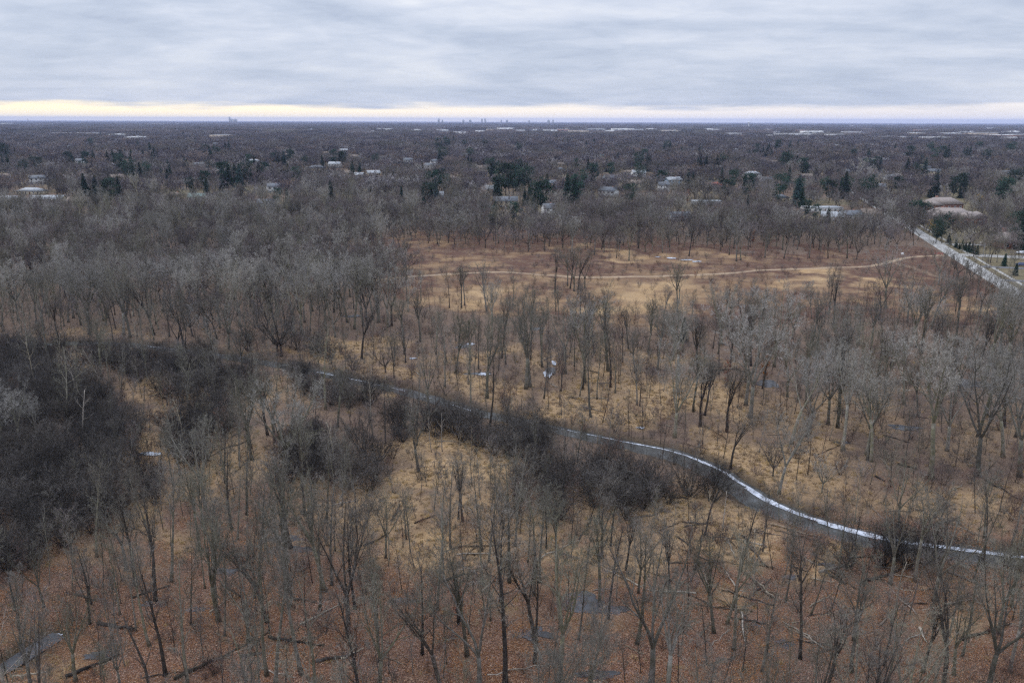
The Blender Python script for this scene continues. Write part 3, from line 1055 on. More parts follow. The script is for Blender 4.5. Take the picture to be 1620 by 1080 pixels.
for s in range(4):
    H = 12 + s * 2
    w, t = cone_tree(900 + s, H, H * (.22 + .02 * s), 20, 13, None)
    reg('C', add_proto('spruce%d' % s, H, w, t, 'bark_dark', 'needle' if s != 2 else 'needle_blue', 'spired dark green'))
for s in range(3):
    H = 12 + s * 2
    w, t = round_pine(950 + s, H, None)
    reg('Q', add_proto('pine%d' % s, H, w, t, 'bark_dark', 'needle', 'bushy dark green'))
w, t = cone_tree(990, 6.5, 1.5, 16, 11, None, .05)
reg('K', add_proto('arborvitae', 6.5, w, t, 'bark_dark', 'needle', 'narrow clipped dark green'))
# golden weeping-willow crowns and russet-leaved oaks
w, t = bare_tree(1001, 12, .3, 'broad', 34, 6, 7, 5, .05, base=.2, lod=1)
reg('Y', add_proto('willow', 12, w, t, 'bark_grey', 'twig_gold', 'golden-twigged'))


def leafy(seed, H):
    w, t = bare_tree(seed, H, .12, 'slender', 10, 5, 3, 2, .02, base=.15, spread=.8)
    rnd = random.Random(seed)
    lf = MB()
    for i in range(0, len(t.v) - 3, 5):
        p = t.v[i]
        if rnd.random() < .55:
            d = off_axis((0, 0, -1), rnd.uniform(0, 1.4), rnd.uniform(0, 6.28))
            lf.sliver(p, (p[0] + d[0] * .22, p[1] + d[1] * .22, p[2] + d[2] * .22), .2, .05, rnd)
    return w, lf


for s in range(2):
    w, t = leafy(1010 + s, 5 + s)
    reg('O', add_proto('russet_oak%d' % s, 5 + s, w, t, 'bark_dark', 'russet_leaf', 'small russet-leaved'))

# ------------------------------------------------------------------ where the trees stand
PL = []            # [type, proto, x, y, scale, rotz, tilt, hero flag]


def put(letter, x, y, s=1.0, k=None, lean=0.0, hero=False, H=None):
    p = T[letter][random.randrange(len(T[letter]))] if k is None else T[letter][k % len(T[letter])]
    if H:
        s = H / PROTO[p]['H']
    PL.append([letter, p, x, y, s, random.uniform(0, 6.28), random.gauss(0, 0.025) + lean, hero])


def hero(letter, px, py, top=None, k=None, H=None):
    g = at(px, py)
    if top is not None:
        # height from the photograph: where the ray through the top stands above the base
        d = _F + _Rv * ((px - 810.0) / FPX) - _Uv * ((top - 540.0) / FPX)
        t = g.y / d.y
        H = CAM_H + d.z * t
    put(letter, g.x, g.y, k=k, H=max(H, 2.0), hero=True)


HERO = [
    # tall pale cottonwoods beyond the creek towards the road
    ('P', 1473, 757, 540), ('P', 1547, 753, 535), ('P', 1613, 753, 545), ('P', 1587, 723, 560), ('P', 1498, 713, 555), ('P', 1373, 728, 585), ('P', 1333, 713, 560), ('P', 1252, 700, 545), ('P', 1187, 658, 455),
    ('P', 1180, 640, 470), ('F', 1150, 680, 560), ('P', 1277, 690, 560), ('P', 1325, 677, 540), ('P', 1310, 672, 530), ('P', 1370, 720, 600), ('P', 1430, 640, 520), ('P', 1510, 640, 530), ('P', 1560, 660, 540),
    ('P', 1600, 640, 545), ('P', 1450, 548, 455), ('P', 1442, 546, 450), ('P', 1458, 540, 462), ('F', 1390, 505, 435), ('F', 1290, 560, 490), ('F', 1330, 620, 530), ('F', 1400, 600, 520), ('B', 1223, 752, 690), ('B', 1300, 778, 715),
    ('P', 1378, 730, 590), ('F', 1097, 650, 555), ('F', 1115, 655, 565), ('F', 1065, 570, 480), ('F', 1040, 585, 495),
    # meadow trees
    ('F', 878, 463, 400), ('F', 902, 456, 392), ('F', 908, 460, 388), ('F', 915, 457, 385), ('F', 925, 455, 390), ('F', 898, 452, 395), ('F', 770, 493, 415), ('F', 730, 487, 420), ('F', 735, 483, 425), ('A', 711, 487, 425),
    ('F', 1072, 495, 418), ('F', 1074, 480, 425), ('F', 995, 412, 345), ('P', 1165, 414, 346), ('P', 1172, 412, 350), ('F', 940, 404, 345), ('F', 905, 402, 340), ('F', 1048, 400, 350), ('F', 1340, 408, 352), ('B', 1355, 410, 362), ('F', 1090, 405, 352),
    ('A', 975, 408, 358), ('F', 1310, 408, 358), ('F', 1280, 408, 356), ('F', 1240, 410, 362), ('F', 1210, 408, 350), ('B', 1155, 498, 450), ('F', 1150, 495, 455), ('F', 1095, 500, 462),
    # centre wood
    ('F', 832, 613, 455), ('F', 838, 610, 465), ('P', 925, 603, 458), ('F', 962, 587, 470), ('F', 720, 590, 500), ('F', 742, 590, 505), ('F', 858, 580, 480), ('F', 895, 590, 475), ('A', 940, 560, 468), ('F', 1008, 640, 560), ('A', 1012, 642, 575),
    ('S', 930, 642, 598), ('A', 775, 575, 500), ('F', 690, 560, 490), ('B', 610, 590, 530), ('F', 665, 540, 460), ('F', 640, 560, 470), ('F', 840, 520, 455), ('A', 800, 575, 490), ('A', 985, 575, 500), ('F', 1025, 560, 490),
    # far bank, away from the road
    ('B', 445, 564, 455), ('B', 440, 562, 470), ('B', 457, 745, 580), ('P', 10, 720, 600), ('P', 30, 710, 610), ('P', 60, 700, 620), ('A', 180, 550, 470), ('S', 225, 560, 470), ('S', 215, 555, 490), ('A', 345, 600, 520), ('S', 40, 545, 465),
    ('A', 258, 640, 590), ('A', 265, 640, 592), ('F', 580, 520, 410), ('F', 560, 520, 405), ('F', 600, 510, 412), ('F', 620, 515, 420), ('P', 540, 500, 410), ('S', 597, 500, 440), ('B', 115, 880, 800),
    # dead pale stems by the thicket
    ('S', 660, 705, 620), ('S', 650, 690, 640), ('S', 683, 715, 660), ('S', 745, 725, 675), ('S', 725, 720, 680), ('S', 590, 690, 600), ('S', 610, 700, 610), ('S', 700, 715, 655), ('S', 810, 660, 612), ('S', 545, 740, 680), ('S', 580, 740, 670), ('S', 825, 650, 620),
    ('S', 790, 690, 640), ('S', 1126, 832, 775), ('S', 1143, 840, 778), ('S', 760, 790, 720), ('S', 870, 730, 680), ('S', 945, 700, 650),
    # this side of the creek
    ('F', 1400, 868, 810), ('A', 1353, 860, 800), ('D', 1375, 865, 810), ('F', 1447, 920, 780), ('F', 1265, 945, 855), ('A', 1243, 950, 835), ('A', 1290, 925, 850), ('F', 1347, 1062, 915), ('A', 1405, 1085, 950), ('F', 1510, 1065, 925),
    ('F', 1490, 1100, 900), ('F', 1560, 1100, 880), ('F', 1580, 1000, 850), ('F', 1600, 960, 820), ('A', 1205, 1060, 910), ('F', 1150, 985, 850), ('F', 1305, 1100, 950), ('F', 1460, 1060, 940), ('A', 1540, 920, 800),
    ('F', 1030, 1085, 815), ('F', 887, 1080, 850), ('A', 962, 977, 820), ('A', 800, 1085, 780), ('F', 847, 1015, 835), ('F', 758, 1085, 870), ('A', 703, 921, 780), ('A', 668, 1035, 870), ('F', 732, 822, 715), ('A', 725, 818, 722),
    ('A', 763, 867, 730), ('A', 773, 885, 745), ('F', 552, 1007, 775), ('A', 562, 964, 800), ('A', 597, 1000, 850), ('F', 515, 935, 745), ('A', 525, 925, 760), ('F', 347, 985, 790), ('F', 342, 965, 795), ('F', 393, 1019, 880), ('A', 240, 866, 745),
    ('A', 190, 973, 850), ('F', 200, 902, 770), ('A', 145, 955, 850), ('A', 263, 1075, 885), ('A', 297, 1090, 900), ('A', 423, 1073, 860), ('A', 478, 1072, 830), ('A', 435, 1095, 870), ('A', 215, 1000, 880), ('A', 302, 990, 870), ('F', 120, 1080, 930),
    ('F', 50, 1090, 950), ('A', 30, 1020, 900), ('F', 70, 960, 860), ('A', 375, 850, 740), ('A', 410, 930, 760), ('F', 425, 890, 790), ('F', 610, 880, 780), ('A', 643, 850, 760), ('F', 880, 900, 780), ('A', 835, 885, 790), ('F', 990, 900, 810), ('F', 1060, 930, 840),
    ('A', 1100, 900, 810), ('F', 1130, 1000, 850), ('A', 915, 1010, 880), ('F', 700, 1100, 900), ('F', 600, 1105, 920), ('A', 500, 1110, 900), ('A', 530, 870, 790), ('F', 460, 960, 850), ('O', 728, 985, 925), ('A', 725, 988, 860),
    ('C', 1080, 540, 500), ('O', 563, 388, 376), ('O', 687, 395, 384), ('O', 1087, 322, 300), ('O', 1190, 385, 366), ('O', 1100, 440, 428), ('O', 1570, 470, 450), ('O', 1150, 610, 570), ('O', 1210, 600, 560), ('R', 1410, 580, 530), ('R', 1420, 560, 520),
    # along the road
    ('B', 1515, 441, 395), ('F', 1508, 438, 398), ('B', 1535, 445, 410), ('F', 1525, 450, 412), ('F', 1545, 470, 430), ('F', 1580, 500, 445), ('F', 1600, 520, 450), ('F', 1473, 400, 382), ('F', 1445, 388, 350),
    ('F', 1558, 408, 372), ('F', 1563, 414, 375), ('F', 1567, 416, 372), ('F', 1577, 415, 378), ('F', 1601, 432, 405), ('F', 1596, 430, 408), ('F', 1490, 385, 350),
]
for _x, _y, _t in ((1522, 398, 360), (1540, 406, 366), (1556, 392, 352), (1575, 402, 362), (1590, 398, 356), (1612, 408, 366), (1530, 380, 345), (1570, 380, 342), (1600, 384, 346), (1510, 376, 342), (1618, 395, 352), (1604, 420, 380)):
    HERO.append(('m', _x, _y, _t))
_r = random.Random(9)
for _i in range(34):
    HERO.append(('P', 30 + _i * 18.5 + _r.uniform(-9, 9), _r.uniform(492, 532), _r.uniform(395, 425)))
for h_ in HERO:
    hero(*h_)

# houses and other buildings are placed before the scatter, so trees can keep off them
HOUSES = [  # px, py of the roof ridge, width m, depth m, storeys, turn deg, wall, roof, style
    (800, 311, 17, 10, 2, 4, 'tan', 'slate', 'gable'), (868, 322, 8, 7, 2, 20, 'white', 'slate', 'gable'), (50, 297, 22, 11, 1, -8, 'cream', 'pale', 'hip'), (75, 309, 24, 10, 1, 5, 'cream', 'pale', 'gable'), (15, 310, 12, 9, 1, 0, 'white', 'pale', 'gable'),
    (125, 312, 16, 8, 1, 0, 'tan', 'brown', 'gable'), (312, 306, 13, 9, 1, 3, 'white', 'green', 'gable'), (275, 304, 12, 8, 1, -10, 'tan', 'brown', 'hip'), (432, 290, 11, 9, 2, 25, 'white', 'slate', 'gable'), (420, 315, 12, 8, 1, 10, 'green', 'slate', 'gable'),
    (500, 262, 22, 12, 2, 6, 'tan', 'slate', 'hip'), (530, 256, 16, 10, 2, -6, 'pale', 'pale', 'gable'), (515, 240, 12, 9, 1, 0, 'white', 'brown', 'gable'), (185, 276, 12, 9, 2, 30, 'tan', 'brown', 'gable'), (165, 286, 18, 9, 1, 0, 'green', 'slate', 'flat'), (127, 251, 12, 9, 2, 8, 'white', 'slate', 'gable'),
    (225, 242, 14, 9, 1, 0, 'white', 'pale', 'flat'), (245, 232, 14, 9, 1, 5, 'white', 'slate', 'gable'), (8, 275, 10, 8, 1, 0, 'white', 'brown', 'gable'), (285, 253, 14, 9, 1, 0, 'tan', 'brown', 'gable'), (400, 252, 20, 10, 1, 4, 'green', 'pale', 'hip'),
    (645, 250, 14, 10, 2, 12, 'pale', 'slate', 'gable'), (680, 258, 13, 10, 2, -20, 'white', 'slate', 'gable'), (686, 252, 9, 8, 2, 20, 'white', 'slate', 'gable'), (552, 270, 11, 9, 1, 10, 'cream', 'brown', 'gable'), (568, 273, 10, 8, 1, -5, 'white', 'pale', 'gable'), (690, 303, 12, 9, 1, 0, 'blue', 'pale', 'gable'),
    (715, 278, 14, 9, 1, 12, 'brick', 'brown', 'hip'), (735, 243, 13, 9, 1, -8, 'white', 'slate', 'gable'), (830, 243, 11, 8, 1, 0, 'white', 'slate', 'gable'), (790, 252, 12, 8, 1, 0, 'brick', 'brown', 'gable'), (983, 246, 10, 9, 2, 0, 'pink', 'pink', 'hip'), (950, 245, 11, 8, 2, 15, 'white', 'green', 'gable'),
    (1010, 269, 15, 9, 2, 10, 'white', 'pale', 'gable'), (965, 277, 14, 9, 1, 15, 'blue', 'slate', 'gable'), (1005, 285, 15, 9, 2, -12, 'cream', 'brown', 'gable'), (1065, 280, 16, 9, 2, 20, 'blue', 'pale', 'gable'), (1050, 288, 10, 9, 2, 0, 'white', 'slate', 'gable'), (1075, 335, 13, 9, 1, 10, 'pale', 'slate', 'gable'),
    (1117, 318, 22, 8, 1, 2, 'pale', 'pale', 'flat'), (1130, 288, 15, 10, 1, 5, 'brick', 'red', 'hip'), (1190, 271, 18, 11, 2, 8, 'white', 'pale', 'hip'), (1205, 253, 13, 9, 1, 20, 'white', 'slate', 'gable'), (1225, 254, 12, 9, 1, -10, 'tan', 'brown', 'gable'), (1164, 235, 13, 9, 1, 0, 'white', 'pale', 'gable'),
    (1235, 307, 10, 9, 1, 18, 'tan', 'slate', 'hip'), (1212, 280, 12, 9, 1, 12, 'white', 'slate', 'gable'), (1300, 328, 26, 12, 1, 4, 'white', 'pale', 'flat'), (1318, 335, 14, 9, 1, -18, 'white', 'pale', 'gable'), (1345, 333, 14, 9, 1, 8, 'white', 'slate', 'gable'), (1275, 275, 14, 9, 1, 10, 'brick', 'brown', 'gable'),
    (1347, 276, 15, 10, 1, 14, 'cream', 'brown', 'hip'), (1310, 270, 12, 9, 2, 0, 'tan', 'brown', 'gable'), (1390, 290, 13, 9, 1, -35, 'white', 'slate', 'gable'), (1412, 276, 18, 10, 1, 6, 'white', 'slate', 'hip'), (1380, 331, 13, 9, 1, -30, 'tan', 'brown', 'gable'), (1470, 275, 22, 11, 1, 3, 'brick', 'brown', 'hip'),
    (1465, 262, 14, 9, 1, 0, 'tan', 'slate', 'gable'), (1590, 270, 13, 9, 1, 10, 'white', 'slate', 'gable'), (1605, 278, 11, 9, 1, -5, 'tan', 'brown', 'gable'), (1400, 250, 12, 9, 1, 5, 'brick', 'pale', 'gable'), (1560, 262, 13, 9, 1, 5, 'white', 'pale', 'flat'), (1185, 243, 12, 8, 1, 0, 'tan', 'slate', 'gable'),
    (1325, 229, 13, 9, 1, 0, 'white', 'pale', 'gable'), (1095, 240, 12, 9, 1, 0, 'white', 'slate', 'gable'), (1545, 245, 13, 9, 1, 12, 'white', 'slate', 'gable'), (340, 226, 13, 9, 1, 12, 'white', 'slate', 'gable'), (260, 216, 13, 9, 1, 0, 'white', 'slate', 'gable'), (885, 257, 12, 9, 1, 12, 'tan', 'brown', 'gable'),
    (760, 262, 12, 9, 1, 12, 'cream', 'brown', 'gable'), (605, 247, 12, 9, 1, -6, 'white', 'slate', 'gable'), (455, 243, 12, 9, 1, -6, 'tan', 'brown', 'gable'), (65, 262, 12, 9, 1, -6, 'white', 'slate', 'gable'), (870, 285, 12, 9, 1, 18, 'tan', 'slate', 'gable'), (1430, 243, 12, 9, 1, 18, 'white', 'slate', 'gable'),
]
_r = random.Random(808)
for _ in range(20):
    HOUSES.append((_r.uniform(0, 1620), 224 + 80 * _r.random() ** 1.3, _r.uniform(11, 17), _r.uniform(8, 11), _r.choice((1, 1, 2)), _r.uniform(-35, 35), _r.choice(('tan', 'white', 'white', 'cream', 'pale', 'blue', 'brick')),
                   _r.choice(('slate', 'brown', 'pale', 'pale', 'slate')), _r.choice(('gable', 'gable', 'hip'))))
HB = []
for px, py, wd, dp, st, rz, wc, rc, style in HOUSES:
    ridge = 3.0 * st + (2.6 if style != 'flat' else .5)
    p = at(px, py, ridge)
    HB.append([p.x, p.y, max(wd, dp) * .75, ridge])
BIG = at(1503, 335, 7.0)
BIG2 = at(1490, 318, 6.0)
HB.append([BIG.x, BIG.y, 24, 9])
HB.append([BIG2.x, BIG2.y, 20, 8])
HBA = np.array(HB)


def near_house(x, y):
    dx, dy = x - HBA[:, 0], y - HBA[:, 1]
    L = np.hypot(HBA[:, 0], HBA[:, 1])
    ux, uy = HBA[:, 0] / L, HBA[:, 1] / L
    al = dx * ux + dy * uy                      # minus = on our side of the house
    ac = np.abs(dx * uy - dy * ux)
    yard = np.clip(HBA[:, 1] * .12, 40, 240)
    return bool(np.any((al > -yard) & (al < HBA[:, 2] + 2) & (ac < HBA[:, 2] * .9 + 2)))


# conifers whose place can be read in the photograph: px, top, base, form
CON0 = [(380, 252, 296, 'C'), (388, 262, 290, 'Q'), (372, 262, 285, 'C'), (702, 234, 256, 'Q'), (695, 240, 256, 'C'), (1262, 282, 320, 'C'), (1268, 300, 322, 'C'), (1240, 285, 302, 'Q'), (1225, 290, 305, 'C'), (1385, 292, 318, 'C'), (1378, 298, 318, 'Q'),
       (1312, 293, 314, 'Q'), (1336, 276, 308, 'C'), (1340, 285, 305, 'Q'), (800, 265, 302, 'Q'), (812, 270, 302, 'Q'), (790, 275, 300, 'Q'), (786, 280, 303, 'C'), (865, 278, 302, 'C'), (850, 290, 320, 'Q'), (838, 295, 318, 'C'), (858, 298, 330, 'Q'), (830, 300, 318, 'C'), (845, 305, 330, 'C'),
       (695, 275, 300, 'Q'), (686, 278, 302, 'Q'), (702, 282, 302, 'Q'), (690, 285, 308, 'C'), (668, 256, 268, 'C'), (608, 273, 284, 'C'), (622, 273, 284, 'C'), (656, 239, 250, 'C'), (930, 254, 272, 'C'), (944, 257, 274, 'C'), (960, 252, 268, 'C'), (967, 262, 276, 'Q'), (912, 255, 268, 'Q'),
       (1002, 236, 248, 'C'), (1018, 240, 254, 'Q'), (1060, 220, 240, 'C'), (1055, 225, 238, 'Q'), (1046, 275, 292, 'Q'), (1088, 270, 290, 'C'), (1095, 275, 292, 'C'), (1178, 280, 302, 'C'), (1184, 282, 305, 'Q'), (1160, 275, 295, 'Q'), (1125, 265, 280, 'C'), (1152, 240, 252, 'C'), (1260, 247, 263, 'C'),
       (1242, 248, 270, 'Q'), (1238, 246, 262, 'C'), (1245, 240, 262, 'C'), (1290, 268, 284, 'C'), (1303, 285, 300, 'Q'), (1325, 270, 284, 'C'), (1386, 252, 268, 'Q'), (1392, 250, 268, 'C'), (1380, 256, 270, 'Q'), (1185, 238, 250, 'C'), (1250, 222, 236, 'C'), (1220, 237, 248, 'C'), (1248, 265, 285, 'C'),
       (1548, 228, 240, 'Q'), (1500, 240, 252, 'Q'), (1587, 290, 318, 'Q'), (1580, 294, 316, 'Q'), (1612, 270, 290, 'Q'), (1600, 275, 292, 'Q'), (1490, 345, 370, 'Q'), (1484, 352, 374, 'Q'), (1455, 322, 345, 'C'), (1448, 325, 346, 'Q'), (1462, 328, 348, 'Q'), (1510, 285, 298, 'C'), (1518, 310, 325, 'Q'),
       (1610, 345, 380, 'Q'), (1618, 350, 385, 'C'), (1615, 330, 370, 'C'), (1478, 336, 352, 'Q'), (205, 257, 282, 'Q'), (195, 262, 280, 'Q'), (212, 262, 285, 'C'), (222, 260, 282, 'C'), (232, 262, 280, 'Q'), (255, 265, 278, 'C'), (300, 284, 298, 'Q'), (305, 287, 302, 'C'), (332, 258, 276, 'Q'), (410, 258, 276, 'C'),
       (418, 262, 278, 'Q'), (440, 243, 258, 'Q'), (432, 246, 258, 'Q'), (402, 248, 258, 'C'), (482, 250, 262, 'Q'), (510, 248, 262, 'C'), (335, 238, 252, 'C'), (241, 242, 254, 'C'), (250, 242, 254, 'C'), (198, 237, 248, 'C'), (185, 246, 258, 'Q'), (128, 257, 264, 'Q'), (108, 244, 258, 'Q'), (110, 242, 256, 'C'),
       (55, 250, 264, 'Q'), (38, 258, 275, 'Q'), (24, 236, 248, 'C'), (4, 230, 242, 'Q'), (12, 232, 242, 'C'), (62, 230, 238, 'C'), (74, 240, 248, 'C'), (85, 226, 234, 'C'), (145, 222, 232, 'Q'), (218, 222, 232, 'C'), (160, 210, 218, 'C'), (290, 208, 216, 'C'), (440, 303, 320, 'Q'), (455, 300, 316, 'C'),
       (680, 232, 240, 'C'), (690, 229, 238, 'Q'), (735, 224, 234, 'Q'), (718, 216, 228, 'C'), (880, 212, 220, 'C'), (892, 212, 219, 'C'), (745, 250, 262, 'C'), (820, 255, 270, 'Q'), (1450, 262, 276, 'Q'), (1420, 285, 300, 'Q'), (1350, 240, 252, 'Q'), (1296, 240, 250, 'C'), (1600, 232, 245, 'Q'), (1040, 262, 274, 'C'),
       (1232, 303, 320, 'Q'), (1183, 310, 322, 'C'), (775, 330, 346, 'Q'), (782, 322, 346, 'C'), (812, 326, 344, 'Q'), (822, 335, 346, 'Q'), (1310, 330, 345, 'C'), (1275, 322, 338, 'Q'), (1290, 328, 344, 'Q')]
CON = list(CON0)
_r = random.Random(404)
for _ in range(105):
    _b = 226 + 95 * _r.random() ** 1.1
    _px = _r.uniform(-20, 1640)
    _h = (_b - 190) * _r.uniform(.14, .24) + 3
    for _k in range(_r.choice((1, 1, 1, 2, 3))):
        CON.append((_px + _r.uniform(-12, 12), _b - _h * _r.uniform(.8, 1.1), _b, _r.choice('CCQ')))
CON = [c for c in CON if not (1462 < c[0] < 1560 and 320 < c[2] < 420)] + [(1490, 345, 372, 'Q'), (1482, 354, 375, 'Q')]
for px, top, base, fm in CON:
    g = at(px, base, 3.5)
    d = _F + _Rv * ((px - 810.0) / FPX) - _Uv * ((top - 540.0) / FPX)
    H = CAM_H + d.z * g.y / d.y
    put(fm, g.x, g.y, H=min(max(H * 1.15, 8), 25), hero=True)
    HB.append([g.x, g.y, 3.0, 9])
for px, py in ((1512, 392), (1517, 394), (1522, 395), (1527, 397), (1532, 399), (1537, 400), (1541, 402), (1545, 403), (1503, 388), (1500, 385), (1588, 421), (1606, 436)):
    g = at(px, py)
    put('K', g.x, g.y, s=random.uniform(.45, .9), hero=True)
for px, top, base in ((1550, 306, 326), (1357, 233, 243), (1463, 235, 243), (643, 235, 245), (123, 231, 240), (1555, 310, 326), (1475, 345, 372)):
    g = at(px, base + 2)
    d = _F + _Rv * ((px - 810.0) / FPX) - _Uv * ((top - 540.0) / FPX)
    put('Y', g.x, g.y, H=min(max(CAM_H + d.z * g.y / d.y, 7), 20), hero=True)

HBA = np.array(HB)
# random growth by zone ---------------------------------------------------------
DARK = [[(-400, 590), (60, 585), (140, 600), (205, 660), (215, 720), (165, 780), (120, 835), (0, 880), (-500, 930)],
        [(632, 668), (700, 662), (770, 672), (775, 700), (740, 722), (660, 708), (625, 690)],
        [(760, 690), (840, 680), (910, 690), (905, 725), (830, 738), (765, 720)],
        [(830, 755), (900, 735), (1000, 738), (1065, 750), (1090, 790), (1040, 815), (930, 815), (840, 800)],
        [(470, 600), (560, 610), (595, 640), (560, 650), (490, 640)],
        [(470, 690), (560, 690), (600, 740), (590, 790), (500, 790), (460, 745)],
        [(240, 680), (330, 660), (370, 700), (350, 750), (280, 720)],
        [(-200, 560), (120, 560), (230, 565), (330, 585), (430, 590), (440, 625), (330, 650), (290, 610), (180, 600), (-200, 590)],
        [(1100, 768), (1175, 790), (1170, 802), (1105, 790)],
        [(1340, 880), (1480, 888), (1480, 910), (1380, 905)]]
DARK += [[(-400, 690), (120, 700), (235, 700), (220, 790), (150, 860), (60, 905), (-500, 960)]]
DARKW = [gpts(p) for p in DARK]
CLEAR = [(770, 470, 100, 24), (1000, 474, 140, 30), (880, 470, 120, 20), (1085, 462, 90, 30), (900, 435, 200, 14), (1200, 430, 320, 20), (740, 415, 130, 14), (1000, 412, 250, 12), (1380, 425, 150, 24), (1230, 460, 170, 22), (1400, 465, 110, 18), (1230, 730, 60, 30), (1180, 815, 80, 20), (690, 715, 60, 22), (800, 745, 45, 18), (640, 400, 60, 14),
         (930, 655, 90, 14), (1500, 800, 90, 25), (1060, 640, 50, 14), (1320, 860, 60, 16), (1180, 900, 40, 25), (260, 620, 30, 18), (235, 690, 25, 20)]
PATHD = [PATH, PATH2]


def zone(x, y, px, py, dark):
    """returns (min spacing, [(letter, weight)...]) for big growth"""
    if dark:
        if True:
            return 2.5, (('E', 88), ('D', 5), ('S', 4), ('A', 3))
    for cx, cy_, rx, ry in CLEAR:
        if ((px - cx) / rx) ** 2 + ((py - cy_) / ry) ** 2 < 1:
            if 372 < py < 500:
                return 8.0, (('R', 70), ('.', 30))
            return 7.0, (('D', 25), ('R', 12), ('A', 5), ('.', 58))
    if y > 650:
        return 0, ()
    if py > 830 or (py > 700 and px < 560):
        return 3.5, (('A', 36), ('F', 12), ('D', 34), ('R', 6), ('S', 3), ('.', 9))
    if py > 660:
        if px > 1000:
            return 5.0, (('P', 6), ('F', 20), ('D', 30), ('R', 24), ('.', 20))
        return 4.6, (('A', 15), ('F', 10), ('D', 35), ('R', 14), ('E', 6), ('S', 4), ('.', 16))
    if py > 480:
        if 1030 < px < 1560 and py < 530:
            return 5.0, (('F', 9), ('A', 6), ('P', 3), ('D', 26), ('R', 34), ('.', 22))
        if px > 1030:
            return 4.6, (('P', 11), ('F', 25), ('A', 12), ('D', 30), ('R', 12), ('.', 10))
        if 560 < px < 1110 and py < 535:
            return 5.6, (('F', 5), ('A', 6), ('D', 20), ('R', 19), ('.', 50))
        if px > 560:
            return 4.6, (('P', 3), ('F', 20), ('A', 22), ('D', 32), ('R', 8), ('.', 15))
        if py > 545:
            return 4.4, (('A', 10), ('D', 38), ('E', 30), ('R', 10), ('F', 4), ('.', 8))
        return 4.6, (('P', 15), ('m', 20), ('F', 30), ('A', 18), ('D', 15), ('.', 2))
    if px < 640 + (470 - py) * .3 and py > 350:
        return 5.2, (('P', 16), ('m', 52), ('F', 22), ('A', 5), ('D', 5))
    if 395 < py and px > 600:
        if px > 1380 and py > 440:
            return 4.8, (('R', 45), ('D', 35), ('F', 10), ('.', 10))
        if py > 455:
            return 5.0, (('F', 15), ('D', 30), ('R', 25), ('.', 30))
        return 7.0, (('R', 50), ('D', 8), ('F', 2), ('.', 40))
    return 7.2 if py < 330 else 6.3, (('m', 86), ('P', 7), ('F', 7))


